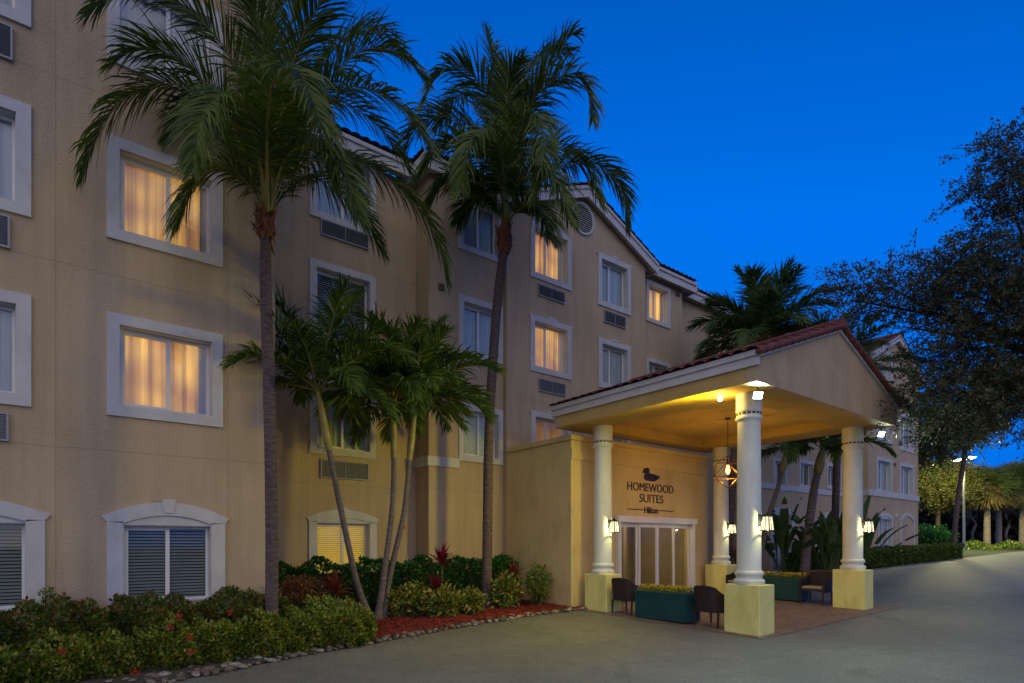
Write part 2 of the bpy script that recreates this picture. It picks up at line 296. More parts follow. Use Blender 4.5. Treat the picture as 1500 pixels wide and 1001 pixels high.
# ------------------------------------------------------------------ object helpers
def wl(o):
    v = Vector((0, 0, 0))
    while o: v += o.location; o = o.parent
    return v
def tag(o, label=None, cat=None, group=None, kind=None):
    if label: o['label'] = label
    if cat: o['category'] = cat
    if group: o['group'] = group
    if kind: o['kind'] = kind
    return o
def empty(name, loc, label, cat, group=None):
    o = bpy.data.objects.new(name, None); o.location = loc; o.empty_display_size = .2; COL.objects.link(o)
    return tag(o, label, cat, group)
class MB:
    def __init__(s): s.v = []; s.f = []; s.m = []
    def add(s, vs, fs, mi=0):
        k = len(s.v); s.v += [tuple(p) for p in vs]; s.f += [tuple(i + k for i in f) for f in fs]; s.m += [mi] * len(fs); return s
    def box(s, x0, x1, y0, y1, z0, z1, mi=0):
        return s.add([(x0, y0, z0), (x1, y0, z0), (x1, y1, z0), (x0, y1, z0), (x0, y0, z1), (x1, y0, z1), (x1, y1, z1), (x0, y1, z1)],
                     [(0, 3, 2, 1), (4, 5, 6, 7), (0, 1, 5, 4), (1, 2, 6, 5), (2, 3, 7, 6), (3, 0, 4, 7)], mi)
    def bbox(s, x0, x1, y0, y1, z0, z1, b=.01, mi=0):        # box with chamfered vertical and top edges
        pts = [(x0 + b, y0), (x1 - b, y0), (x1, y0 + b), (x1, y1 - b), (x1 - b, y1), (x0 + b, y1), (x0, y1 - b), (x0, y0 + b)]
        tp = [(min(max(x, x0 + b), x1 - b), min(max(y, y0 + b), y1 - b)) for x, y in pts]
        vs = [(x, y, z0) for x, y in pts] + [(x, y, z1 - b) for x, y in pts] + [(x, y, z1) for x, y in tp]
        fs = [tuple(range(7, -1, -1)), tuple(range(16, 24))]
        for k in range(8):
            j = (k + 1) % 8; fs += [(k, j, 8 + j, 8 + k), (8 + k, 8 + j, 16 + j, 16 + k)]
        return s.add(vs, fs, mi)
    def prismY(s, poly, y0, y1, mi=0):                       # polygon in XZ extruded along Y
        n = len(poly)
        vs = [(x, y0, z) for x, z in poly] + [(x, y1, z) for x, z in poly]
        return s.add(vs, [tuple(range(n)), tuple(range(2 * n - 1, n - 1, -1))] + [(i, n + i, n + (i + 1) % n, (i + 1) % n) for i in range(n)], mi)
    def tube(s, pts, rad, n=8, mi=0, cap=True):
        pts = [Vector(p) for p in pts]; k0 = len(s.v); L = len(pts)
        if not hasattr(rad, '__len__'): rad = [rad] * L
        prev = None
        for i, p in enumerate(pts):
            t = (pts[min(i + 1, L - 1)] - pts[max(i - 1, 0)]).normalized()
            if prev is None: u = t.orthogonal().normalized()
            else: u = (prev - t * prev.dot(t)).normalized()
            prev = u; v = t.cross(u)
            for k in range(n):
                a = 2 * PI * k / n; s.v.append(tuple(p + (u * math.cos(a) + v * math.sin(a)) * rad[i]))
        for i in range(L - 1):
            for k in range(n):
                a = k0 + i * n + k; b = k0 + i * n + (k + 1) % n
                s.f.append((a, b, b + n, a + n)); s.m.append(mi)
        if cap:
            s.f.append(tuple(k0 + k for k in range(n - 1, -1, -1))); s.m.append(mi)
            s.f.append(tuple(k0 + (L - 1) * n + k for k in range(n))); s.m.append(mi)
        return s
    def lathe(s, prof, c=(0, 0, 0), n=32, mi=0):             # prof: (radius, z)
        k0 = len(s.v)
        for r, z in prof:
            for k in range(n):
                a = 2 * PI * k / n; s.v.append((c[0] + r * math.cos(a), c[1] + r * math.sin(a), c[2] + z))
        for i in range(len(prof) - 1):
            for k in range(n):
                a = k0 + i * n + k; b = k0 + i * n + (k + 1) % n
                s.f.append((a, b, b + n, a + n)); s.m.append(mi)
        s.f.append(tuple(k0 + k for k in range(n - 1, -1, -1))); s.m.append(mi)
        s.f.append(tuple(k0 + (len(prof) - 1) * n + k for k in range(n))); s.m.append(mi)
        return s
    def build(s, name, m, parent=None, smooth=False, local=False):
        me = bpy.data.meshes.new(name)
        off = Vector((0, 0, 0)) if (local or parent is None) else wl(parent)
        me.from_pydata([(x - off.x, y - off.y, z - off.z) for x, y, z in s.v], [], s.f)
        ms = m if isinstance(m, (list, tuple)) else [m]
        for q in ms: me.materials.append(M[q])
        if len(ms) > 1: me.polygons.foreach_set('material_index', s.m)
        if smooth:
            me.polygons.foreach_set('use_smooth', [True] * len(me.polygons))
            try: me.set_sharp_from_angle(angle=R(35))
            except Exception: pass
        me.update()
        o = bpy.data.objects.new(name, me); COL.objects.link(o)
        if parent: o.parent = parent
        return o
def arr_mesh(name, V, Q, mats, parent=None, mi=None):        # numpy quads
    me = bpy.data.meshes.new(name)
    V = np.asarray(V, dtype=np.float32)
    if parent is not None: V = V - np.array(wl(parent), dtype=np.float32)
    Q = np.asarray(Q, dtype=np.int32); n = len(Q); k = Q.shape[1]
    me.vertices.add(len(V)); me.vertices.foreach_set('co', V.ravel())
    me.loops.add(n * k); me.loops.foreach_set('vertex_index', Q.ravel())
    me.polygons.add(n); me.polygons.foreach_set('loop_start', np.arange(n, dtype=np.int32) * k)
    try: me.polygons.foreach_set('loop_total', np.full(n, k, dtype=np.int32))
    except Exception: pass
    for q in (mats if isinstance(mats, (list, tuple)) else [mats]): me.materials.append(M[q])
    if mi is not None: me.polygons.foreach_set('material_index', np.asarray(mi, dtype=np.int32))
    me.update(calc_edges=True); me.validate()
    o = bpy.data.objects.new(name, me); COL.objects.link(o)
    if parent: o.parent = parent
    return o
def copy_tree(o, parent=None):
    c = o.copy(); COL.objects.link(c)
    if parent: c.parent = parent
    for ch in list(o.children): copy_tree(ch, c)
    return c
def point(name, loc, watts, color, rad=.04, parent=None, spot=None, to=None, blend=.5):
    ld = bpy.data.lights.new(name, 'SPOT' if spot else 'POINT'); ld.energy = watts; ld.color = color; ld.shadow_soft_size = rad
    if spot: ld.spot_size = R(spot); ld.spot_blend = blend
    o = bpy.data.objects.new(name, ld); COL.objects.link(o)
    if parent: o.parent = parent; o.location = Vector(loc) - wl(parent)
    else: o.location = loc
    if to is not None: o.rotation_euler = (Vector(to) - Vector(loc)).to_track_quat('-Z', 'Y').to_euler()
    return o

# ------------------------------------------------------------------ ground
def sheet(name, m, xs, ys, dz, inside=None):
    V = [(x, y, g(x, y) + dz) for y in ys for x in xs]; n = len(xs)
    Q = [(j * n + i, j * n + i + 1, (j + 1) * n + i + 1, (j + 1) * n + i) for j in range(len(ys) - 1) for i in range(n - 1)
         if inside is None or inside((xs[i] + xs[i + 1]) / 2, (ys[j] + ys[j + 1]) / 2)]
    o = arr_mesh(name, V, Q, m); o['kind'] = 'structure'; return o
gx = [-400, -200, -100, -60] + list(np.arange(-40, 101, 2.5)) + [120, 160, 250, 500, 900]
sheet('ground', 'grass', gx, gx, -.03)
sheet('driveway', 'asphalt', list(np.arange(-12, 63, 1.0)), list(np.arange(-16, 13.1, 1.0)), 0,
      lambda x, y: y < 10.9 - (0.18 * max(0, x - 26)) * 0 or x < 10)
sheet('pavement', 'pavers', list(np.linspace(9.95, 16.6, 9)), list(np.linspace(5.45, 10.38, 9)), .008)

EDGE = [(-6, 7.6), (-2, 8.15), (1.1, 8.82), (4.1, 9.5), (6.9, 9.98), (9.0, 10.15), (10.4, 10.1)]   # kerb of stones
def edgeY(x):
    for (a, b), (c, d) in zip(EDGE, EDGE[1:]):
        if a <= x <= c: return b + (d - b) * (x - a) / (c - a)
    return EDGE[-1][1]
def bed(name, m, x0, x1, yback, dz, mound):
    xs = np.linspace(x0, x1, 60); V = []; Q = []; nj = 16
    for i, x in enumerate(xs):
        e = edgeY(x) + .05
        for j in range(nj):
            f = j / (nj - 1); y = e + (yback(x) - e) * f
            V.append((x, y, g(x, y) + dz + mound * math.sin(min(1, f * 3) * PI / 2) + random.uniform(-.008, .008)))
    for i in range(len(xs) - 1):
        for j in range(nj - 1):
            a = i * nj + j; Q.append((a, a + nj, a + nj + 1, a + 1))
    o = arr_mesh(name, V, Q, m); o['kind'] = 'structure'; return o
bed('mulch_bed', 'mulch', 4.35, 10.2, lambda x: 13.6 if x < 9.85 else 10.3, .02, .05)
bed('planting_soil', 'soil', -6, 4.35, lambda x: 13.9 if x > 3.1 else 10.95, .018, .04)

# loose chips of bark on the bed
chips = []
Vc = []; Qc = []
for i in range(5200):
    x = random.uniform(4.4, 9.85); y = random.uniform(edgeY(x) + .08, 12.3)
    c = Vector((x, y, g(x, y) + .078 + random.uniform(0, .012))); a = random.uniform(0, PI); l = random.uniform(.015, .045); wd = random.uniform(.006, .014)
    u = Vector((math.cos(a), math.sin(a), random.uniform(-.3, .3))) * l; v = Vector((-math.sin(a), math.cos(a), random.uniform(-.3, .3))) * wd
    k = len(Vc); Vc += [c - u - v, c + u - v, c + u + v, c - u + v]; Qc.append((k, k + 1, k + 2, k + 3))
tag(arr_mesh('mulch_chips', [tuple(p) for p in Vc], Qc, 'chips'), 'loose red bark chips scattered over the mulch bed', 'mulch', kind='stuff')

# ------------------------------------------------------------------ the hotel
hotel = empty('hotel_building', (3, 14, 0), 'four storey beige stucco hotel with white trimmed windows and tiled roofs', 'building')
ZT = 11.35
def rect(Y, pl, pr, yt, yb, pm=None):
    x0, t = onY(pl, Y); x1, _ = onY(pr, Y); return [x0, x1, zz(yb, t), zz(yt, t)]
def facade(Y, x0, x1, z1, holes, yb, gable=None, z0=-.4, rev=.3, left=True, right=True, arch=False):
    m = MB(); xs = sorted({x0, x1} | {h[0] for h in holes} | {h[1] for h in holes}); zs = sorted({z0, z1} | {h[2] for h in holes} | {h[3] for h in holes})
    xs = [x for x in xs if x0 <= x <= x1]; zs = [z for z in zs if z0 <= z <= z1]
    for i in range(len(xs) - 1):
        for j in range(len(zs) - 1):
            cx, cz = (xs[i] + xs[i + 1]) / 2, (zs[j] + zs[j + 1]) / 2
            if any(h[0] < cx < h[1] and h[2] < cz < h[3] for h in holes): continue
            m.add([(xs[i], Y, zs[j]), (xs[i + 1], Y, zs[j]), (xs[i + 1], Y, zs[j + 1]), (xs[i], Y, zs[j + 1])], [(0, 1, 2, 3)])
    for a, b, c, d in holes:
        a = max(a, x0); b = min(b, x1); e = Y + rev
        m.add([(a, Y, c), (a, e, c), (a, e, d), (a, Y, d)], [(0, 1, 2, 3)]); m.add([(b, Y, c), (b, Y, d), (b, e, d), (b, e, c)], [(0, 1, 2, 3)])
        m.add([(a, Y, c), (b, Y, c), (b, e, c), (a, e, c)], [(0, 1, 2, 3)]); m.add([(a, Y, d), (a, e, d), (b, e, d), (b, Y, d)], [(0, 1, 2, 3)])
    if gable:
        m.add([(x0, Y, z1), (x1, Y, z1), (gable[0], Y, gable[1])], [(0, 1, 2)])
        m.add([(x0, yb, z1), (x1, yb, z1), (gable[0], yb, gable[1])], [(2, 1, 0)])
    if left: m.add([(x0, Y, z0), (x0, Y, z1), (x0, yb, z1), (x0, yb, z0)], [(0, 1, 2, 3)])
    if right: m.add([(x1, Y, z0), (x1, yb, z0), (x1, yb, z1), (x1, Y, z1)], [(0, 1, 2, 3)])
    m.add([(x0, yb, z0), (x0, yb, z1), (x1, yb, z1), (x1, yb, z0)], [(0, 1, 2, 3)])
    m.add([(x0, Y, z1 - .01), (x1, Y, z1 - .01), (x1, yb, z1 - .01), (x0, yb, z1 - .01)], [(0, 1, 2, 3)])
    return m.build('wall', 'stucco', hotel)
def arcpts(xa, xb, zs, rise, n=14, up=True):
    return [(xa + (xb - xa) * i / n, zs + rise * (1 - (2 * i / n - 1) ** 2)) for i in range(n + 1)]
def window(Y, r, tw=.2, style='flat', fill='curtain', split=.5, seed=0, pr=.045):
    x0, x1, z0, z1 = r; o = (x0 + tw, x1 - tw, z0 + tw * (0 if style == 'arch' and z0 < 1.0 else 1), z1 - tw)
    a, b, c, d = o; rng = random.Random(seed * 7 + int(x0 * 100)); m = MB(); y0 = Y - pr; y1 = Y + .004
    if style != 'arch':
        m.box(x0, a, y0, y1, c, d); m.box(b, x1, y0, y1, c, d); m.box(x0, x1, y0, y1, z0, c); m.box(x0, x1, y0, y1, d, z1)
        if style == 'crest':
            xc = (x0 + x1) / 2; wd = .2
            m.prismY([(xc - wd, z1), (xc + wd, z1), (xc + wd, z1 + .03), (xc + .1, z1 + .07), (xc - .1, z1 + .07), (xc - wd, z1 + .03)], y0 - .012, y1)
            m.prismY([(x0 - .04, z1 - .06), (x0, z1 - .06), (x0, z1 + .02), (x0 - .04, z1 + .02)], y0 - .006, y1)
            m.prismY([(x1, z1 - .06), (x1 + .04, z1 - .06), (x1 + .04, z1 + .02), (x1, z1 + .02)], y0 - .006, y1)
    else:
        d = z1 - tw * 1.75; zs = z1 - tw * 1.15; fl = tw * .3
        m.box(x0, a, y0, y1, c, zs - .08); m.box(b, x1, y0, y1, c, zs - .08)
        outer = arcpts(x0 - fl, x1 + fl, zs, tw * 1.15); inner = arcpts(a, b, zs - .1, tw * .62)
        # arched head band, keystone and the flat panel under it
        for i in range(len(outer) - 1):
            m.prismY([inner[i], inner[i + 1], outer[i + 1], outer[i]], y0, y1)
        m.prismY([(x0, zs - .08), (a, zs - .1), outer[0]], y0, y1); m.prismY([(b, zs - .1), (x1, zs - .08), outer[-1]], y0, y1)
        pan = [(a, d)] + [(b, d)] + inner[::-1]
        m.prismY(pan, Y - .012, y1 + .02)
        xc = (x0 + x1) / 2; k = tw * .45
        m.prismY([(xc - k * .7, zs + tw * .35), (xc + k * .7, zs + tw * .35), (xc + k, z1 + .05), (xc - k, z1 + .05)], y0 - .02, y1)
    for q in ((a, a + .012, c, d), (b - .012, b, c, d), (a + .012, b - .012, c, c + .012), (a + .012, b - .012, d - .012, d)): m.box(q[0], q[1], y1, Y + .29, q[2], q[3])
    wobj = m.build('window', 'trim', hotel)
    if style == 'arch' and fill != 'none': o = (a, b, c, d)
    a += .0125; b -= .0125; c += .0125; d -= .0125; fr = MB(); yf = Y + .15; fw = .042
    fr.box(a, a + fw, yf, yf + .06, c, d); fr.box(b - fw, b, yf, yf + .06, c, d)
    fr.box(a + fw, b - fw, yf, yf + .06, c, c + fw); fr.box(a + fw, b - fw, yf, yf + .06, d - fw, d)
    xm = a + (b - a) * split
    fr.box(xm - .03, xm + .03, yf - .012, yf + .05, c + fw, d - fw)
    fr.box(a + fw, xm - .03, yf - .006, yf + .045, d - fw - .03, d - fw); fr.box(a + fw, xm - .03, yf - .006, yf + .045, c + fw, c + fw + .03)
    fr.box(a + fw, a + fw + .025, yf - .006, yf + .045, c + fw + .03, d - fw - .03)
    fr.build('frame', 'white', wobj)
    MB().add([(a + fw, yf + .03, c + fw), (b - fw, yf + .03, c + fw), (b - fw, yf + .03, d - fw), (a + fw, yf + .03, d - fw)], [(0, 1, 2, 3)]).build('pane', 'glass', wobj)
    yc = Y + .235
    if fill in ('blind', 'litblind'):
        s = MB(); n = int((d - c) / .052)
        for i in range(n):
            z = c + .03 + i * (d - c - .05) / n
            s.add([(a, yc - .018, z), (b, yc - .018, z), (b, yc + .012, z + .034), (a, yc + .012, z + .034)], [(0, 1, 2, 3)])
        s.build('blind', fill, wobj)
        bk = MB().add([(a, Y + .295, c), (b, Y + .295, c), (b, Y + .295, d), (a, Y + .295, d)], [(0, 1, 2, 3)])
        bk.build('room_sheet', 'slot' if fill == 'blind' else 'litdim', wobj)  # flat sheet
    else:
        n = max(16, int((b - a) / .022)); ph = rng.uniform(0, 6); V = []; Q = []
        top = []
        for i in range(n + 1):
            x = a + (b - a) * i / n
            amp = .018 + .012 * math.sin(x * 5 + ph)
            top.append((x, yc + amp * math.sin(x * 46 + 2.5 * math.sin(x * 6 + ph))))
        for x, y in top: V.append((x, y, c)); V.append((x, y - .004, d))
        for i in range(n): Q.append((2 * i, 2 * i + 2, 2 * i + 3, 2 * i + 1))
        if fill == 'lit':
            k = int(n * rng.uniform(.86, .93)); arr_mesh('curtain', V, Q[k:], 'curtain', wobj); k2 = rng.randint(1, max(2, n // 12)); arr_mesh('curtain', V, Q[:k2], 'curtain', wobj); Q = Q[k2:k]; n = len(Q)
        co = arr_mesh('curtain', V, Q, fill, wobj); co.data.polygons.foreach_set('use_smooth', [True] * n)
    return o
def ac(Y, pl, pr, yt, yb):
    x0, x1, z0, z1 = rect(Y, pl, pr, yt, yb); m = MB()
    m.box(x0, x1, Y - .06, Y, z0, z0 + .025); m.box(x0, x1, Y - .06, Y, z1 - .025, z1)
    m.box(x0, x0 + .025, Y - .06, Y, z0 + .025, z1 - .025); m.box(x1 - .025, x1, Y - .06, Y, z0 + .025, z1 - .025)
    m.box(x0 + .025, x1 - .025, Y - .02, Y - .003, z0 + .025, z1 - .025, 1)
    n = 15
    for i in range(n):
        z = z0 + .03 + (z1 - z0 - .06) * i / n
        m.add([(x0 + .025, Y - .055, z), (x1 - .025, Y - .055, z), (x1 - .025, Y - .035, z + .017), (x0 + .025, Y - .035, z + .017)], [(0, 1, 2, 3)])
    for k in (1,):
        x = x0 + (x1 - x0) * k / 2; m.box(x - .006, x + .006, Y - .062, Y - .03, z0 + .025, z1 - .025)
    m.build('air_conditioner', ['grey', 'grille'], hotel)
def holes_of(ws): return [w['o'] for w in ws]
def opening(r, tw, style):
    x0, x1, z0, z1 = r
    if style == 'arch': return (x0 + tw, x1 - tw, z0, z1 - tw * 1.75)
    return (x0 + tw, x1 - tw, z0 + tw, z1 - tw)
def wing(Y, x0, x1, z1, yb, wins, **kw):
    hs = []
    for i, (r, tw, st, fill, split) in enumerate(wins):
        q = opening(r, tw, st)
        if q[1] > x0 and q[0] < x1: hs.append(q)
    facade(Y, x0, x1, z1, hs, yb, **kw)
    for i, (r, tw, st, fill, split) in enumerate(wins):
        window(Y, r, tw, st, fill, split, i + int(Y * 10))

# wing A (near, left)
YA = 10.96
xa1 = onY(403, YA)[0]
lw = rect(YA, 46, 60, 434, 597)[0]
W3 = rect(YA, 156, 326, 457, 608)
h = W3[3] - W3[2]; wdt = W3[1] - W3[0]
sillA3 = rect(YA, 157, 326, 205, 348.4)[2]
fl = sillA3 - W3[2]
wa = []
for k, fill in ((0, 'lit'), (1, 'lit'), (2, 'curtain')):
    wa.append(((W3[0], W3[1], W3[2] + fl * k, W3[3] + fl * k), .168, 'flat', fill, .52))
ga = rect(YA, 156, 329, 735, 875)
wa.append(((ga[0], ga[1], .75, ga[3] + .02), .215, 'arch', 'blind', .5))
L = rect(YA, 46, 47, 434, 597)
for k, ztz in ((0, 0), (1, 0), (2, 0)):
    wa.append(((L[0] - wdt - .1, L[0], L[2] + fl * k, L[3] + fl * k), .168, 'flat', 'curtain', .45))
gx1 = onY(66, YA)[0]
wa.append(((gx1 - 2.05, gx1, .75, ga[3] + .02), .215, 'arch', 'blind', .5))
wing(YA, -9, xa1, 11.75, 20, wa)
for (pl, pr_, yt, yb_) in ((-70, 19, 6, 58), (-66, 15, 298, 347), (-64, 13, 598, 641)): ac(YA, pl, pr_, yt, yb_)

# wing C (recess)
YC = 13.9; xd = onY(628, 13.2)[0]
def CW(yb, h=120): return rect(YC, 453, 550, yb - h, yb)
c3 = rect(YC, 453, 550, 378, 494); hC = c3[3] - c3[2]; c2 = rect(YC, 453, 550, 545, 664); fC = c2[2]
wc = [(tuple(c3), .165, 'flat', 'blind', .52), ((c2[0], c2[1], c2[2], c2[2] + hC), .165, 'flat', 'curtain', .52),
      ((c2[0], c2[1], c3[2] + (c3[2] - c2[2]) + .15, c3[2] + (c3[2] - c2[2]) + hC + .15), .165, 'flat', 'curtain', .52)]
g1 = rect(YC, 452, 551, 745, 840); wc.append(((g1[0], g1[1], .9, g1[3]), .19, 'arch', 'litblind', .52))
wing(YC, xa1 - .5, xd + .2, ZT, 20, wc, left=False, right=False)
ac(YC, 468.7, 539, 321, 344); ac(YC, 468.7, 539, 673, 700)

# wing D
YD = 13.2; YE = 13.03; xe = onY(742, YE)[0]
d4 = rect(YD, 671, 800, 275, 364); d3 = rect(YD, 671.5, 800, 431, 519); d2 = rect(YD, 671.5, 800, 590, 675)
xdr = xe - .02
wd_ = []
for q, f_ in ((d4, 'curtain'), (d3, 'curtain'), (d2, 'curtain')):
    wd_.append(((q[0], xdr, q[2], q[3]), .16, 'flat', f_, .5))
wing(YD, xd, xe + .05, ZT, 20, wd_, right=False)
zb = zz(668, onY(628, YD)[1])
MB().box(xd - .05, wd_[2][0][0], YD - .05, YD + .004, zb - .25, zb).box(xd - .05, xd + .004, YD + .004, YC - .003, zb - .25, zb).build('string_course', 'trim', hotel)

# wing E, gabled
xe2 = onY(945, YE)[0]; GX = (xe + xe2) / 2
we = []
def E(pl, pr_, yt, yb, st, fill, tw=.17): we.append((tuple(rect(YE, pl, pr_, yt, yb)), tw, st, fill, .42))
E(776, 836, 321, 405, 'flat', 'lit'); E(776, 836, 460, 543, 'crest', 'lit'); E(777, 836, 601, 680, 'crest', 'litdim')
E(875, 923, 369, 446, 'crest', 'curtain'); E(876, 923, 494, 567, 'crest', 'curtain')
z2 = we[2][0]; q = rect(YE, 876, 923, 494, 567); we.append(((q[0], q[1], z2[2], z2[3]), .17, 'crest', 'curtain', .42))
GP = 12.62
wing(YE, xe, xe2, ZT, 21, we, gable=(GX, GP))
ac(YE, 787, 826, 416, 433); ac(YE, 788, 827, 554.5, 573); ac(YE, 884, 915, 454.5, 472)
# round louvred vent
cx = onY(853, YE)[0]; cz = zz(321, onY(853, YE)[1]) ; rv = .43
v = MB(); n = 40
for i in range(n):
    a0, a1 = 2 * PI * i / n, 2 * PI * (i + 1) / n
    p = [(cx + r_ * math.cos(a), cz + r_ * math.sin(a)) for r_, a in ((rv, a0), (rv + .07, a0), (rv + .07, a1), (rv, a1))]
    v.prismY(p, YE - .05, YE + .002)
v.add([(cx + rv * math.cos(2 * PI * i / n), YE - .006, cz + rv * math.sin(2 * PI * i / n)) for i in range(n)], [tuple(range(n))], 1)
for i in range(12):
    z = -rv + .05 + i * (2 * rv - .06) / 12; hw = math.sqrt(max(0, rv * rv - z * z)) - .004
    v.add([(cx - hw, YE - .045, cz + z), (cx + hw, YE - .045, cz + z), (cx + hw, YE - .012, cz + z + .045), (cx - hw, YE - .012, cz + z + .045)], [(0, 1, 2, 3)])
v.build('louvred_vent', ['trim', 'slot'], hotel)

# wings F, G, H
YF = 13.4; xf2 = onY(999, YF)[0]
wf = [(tuple(rect(YF, 946, 981, 409, 470)), .14, 'flat', 'lit', .45), (tuple(rect(YF, 946, 981, 523, 580)), .14, 'flat', 'curtain', .45)]
wing(YF, xe2 - .05, xf2, ZT, 20, wf, left=False)
YG = 13.8; xg2 = onY(1065, YG)[0]
wing(YG, xf2 - .05, xg2 + .1, ZT, 20, [], left=False, right=False)
YH = 13.0; xj = 32.6
wh = []
for (pl, pr_, yt, yb, st, fill) in ((1170, 1192, 673, 715, 'flat', 'blind'), (1132, 1152, 670, 718, 'flat', 'blind'), (1210, 1232, 678, 716, 'flat', 'blind'),
                                    (1170, 1192, 585, 628, 'flat', 'curtain')):
    wh.append((tuple(rect(YH, pl, pr_, yt, yb)), .15, st, fill, .5))
q = rect(YH, 1128, 1162, 742, 842); wh.append(((q[0], q[1], .45, q[3]), .2, 'arch', 'curtain', .5))
q = rect(YH, 1205, 1232, 748, 842); wh.append(((q[0], q[1], .6, q[3]), .2, 'arch', 'blind', .5))
wing(YH, xg2, xj, 10.9, 20, wh, right=False)
zs_ = 4.35
MB().box(xg2 - .05, xj, YH - .05, YH + .003, zs_ - .25, zs_).build('string_course', 'trim', hotel)

# far wing J, gabled
YJ = 12.2; xj2 = onY(1345, YJ)[0]; JX = (xj + xj2) / 2
wj = []
for (pl, pr_, yt, yb, st, fill) in ((1283, 1306, 668, 723, 'crest', 'curtain'), (1317, 1338, 677, 729, 'crest', 'curtain'),
                                    (1283, 1306, 592, 648, 'crest', 'curtain'), (1317, 1338, 604, 659, 'crest', 'curtain'),
                                    (1283, 1306, 507, 562, 'flat', 'curtain')):
    wj.append((tuple(rect(YJ, pl, pr_, yt, yb)), .2, st, fill, .5))
q = rect(YJ, 1285, 1307, 750, 808); wj.append(((q[0], q[1], q[2], q[3]), .2, 'arch', 'curtain', .5))
wing(YJ, xj, xj2, 11.25, 22, wj, gable=(JX, 12.9))
q = rect(YJ, 1318, 1339, 752, 805)                                # blank arched niche
nn = MB(); nn.box(q[0], q[0] + .16, YJ - .05, YJ + .003, q[2], q[3] - .4).box(q[1] - .16, q[1], YJ - .05, YJ + .003, q[2], q[3] - .4)
o_ = arcpts(q[0] - .05, q[1] + .05, q[3] - .4, .45); i_ = arcpts(q[0] + .16, q[1] - .16, q[3] - .42, .28)
for i in range(len(o_) - 1): nn.prismY([i_[i], i_[i + 1], o_[i + 1], o_[i]], YJ - .05, YJ + .003)
nn.build('niche_surround', 'trim', hotel)
tj = onY(1272, YJ)[1]; zj = zz(717, tj)
MB().box(xj - .06, xj2 + .06, YJ - .06, YJ + .003, zj - .3, zj).box(xj - .06, xj - .001, YJ + .003, YH - .06, zj - .3, zj).build('string_course', 'trim', hotel)

# small wall vents, alarm
def wallbox(px, py, Y, s, m, name, ax=None):
    X, t = onY(px, Y); z = zz(py, t)
    MB().box(X - s / 2, X + s / 2, Y - .06, Y, z - s / 2, z + s / 2).box(X - s * .38, X + s * .38, Y - .075, Y - .06, z - s * .05, z + s * .38).build(name, m, hotel)
for px, py, Y in ((646, 421, YD), (992, 431, YF), (1310, 681, YJ), (1310, 605, YJ)): wallbox(px, py, Y, .16, 'brownvent', 'wall_vent')
wallbox(588.5, 772, YC, .14, 'red', 'fire_alarm'); wallbox(1312, 755, YJ, .18, 'white', 'wall_camera')

# eaves and tiled roofs
def tiles(m, p0, p1, q1, q0, pitch=.26, course=.36, mi=0):       # eave p0-p1, ridge q0-q1
    p0, p1, q0, q1 = map(Vector, (p0, p1, q0, q1)); W_ = max((p1 - p0).length, (q1 - q0).length); H_ = (q0 - p0).length
    nu = max(2, int(W_ / pitch) * 6); nv = max(2, int(H_ / course)) * 2
    nrm = (p1 - p0).cross(q0 - p0).normalized()
    if nrm.z < 0: nrm = -nrm
    k0 = len(m.v); rows = []
    for j in range(nv + 1):
        f = (j // 2 + (1 if j % 2 else 0)) * 2 / nv if False else min(1, ((j + 1) // 2) * 2 / nv)
        lift = .045 if j % 2 == 0 else .0
        for i in range(nu + 1):
            u = i / nu; a = p0.lerp(p1, u); b = q0.lerp(q1, u)
            w_ = .05 * abs(math.sin(PI * u * W_ / pitch)) ** .7
            s.v if False else m.v.append(tuple(a.lerp(b, f) + nrm * (w_ + lift + .02)))
    for j in range(nv):
        for i in range(nu):
            a = k0 + j * (nu + 1) + i; m.f.append((a, a + 1, a + nu + 2, a + nu + 1)); m.m.append(mi)
def eave(x0, x1, Y, z, oh=.28, ret=None, back=4.0, rise=1.5, endL=False, endR=True):
    f_ = MB(); xl = x0 - (oh if ret else 0)
    f_.box(xl, x1, Y - oh - .04, Y - oh, z - .10, z + .24)                    # fascia
    f_.box(xl, x1, Y - oh - .09, Y - oh - .04, z + .14, z + .24)
    f_.box(xl, x1, Y - oh, Y + .01, z - .0, z + .03)                    # soffit
    if endR: f_.box(x1, x1 + .04, Y - oh - .09, Y + .3, z - .10, z + .24)
    if ret:
        f_.box(xl - .04, xl, Y - oh - .09, ret, z - .10, z + .24); f_.box(xl, x0 + .01, Y + .01, ret, z, z + .03)
    f_.build('eave', 'trim', hotel)
    t_ = MB(); tiles(t_, (xl - .05, Y - oh - .11, z + .235), (x1 + .05, Y - oh - .11, z + .235), (x1 + .05, Y + back, z + .22 + rise), (xl - .05 + (oh + back if ret else 0), Y + back, z + .22 + rise))
    if ret: tiles(t_, (xl - .1, Y - oh - .11, z + .235), (xl - .1, Y + back, z + .22), (xl - .1 + back, Y + back, z + .22 + rise), (xl, Y - oh, z + .22))
    t_.build('tiled_roof', 'tile', hotel)
eave(-9, xa1 + .42, YA, 11.75); eave(xa1 + .2, xd - .3, YC, ZT + .05, endR=False); eave(xd, xe + .1, YD, ZT, ret=YC + .2, endR=False)
eave(xe2 - .1, xf2 + .42, YF, ZT, rise=1.1); eave(xf2 + .42, xg2 + .2, YG, ZT, rise=1.1, endR=False); eave(xg2, xj + .1, YH, 10.9, rise=1.2)
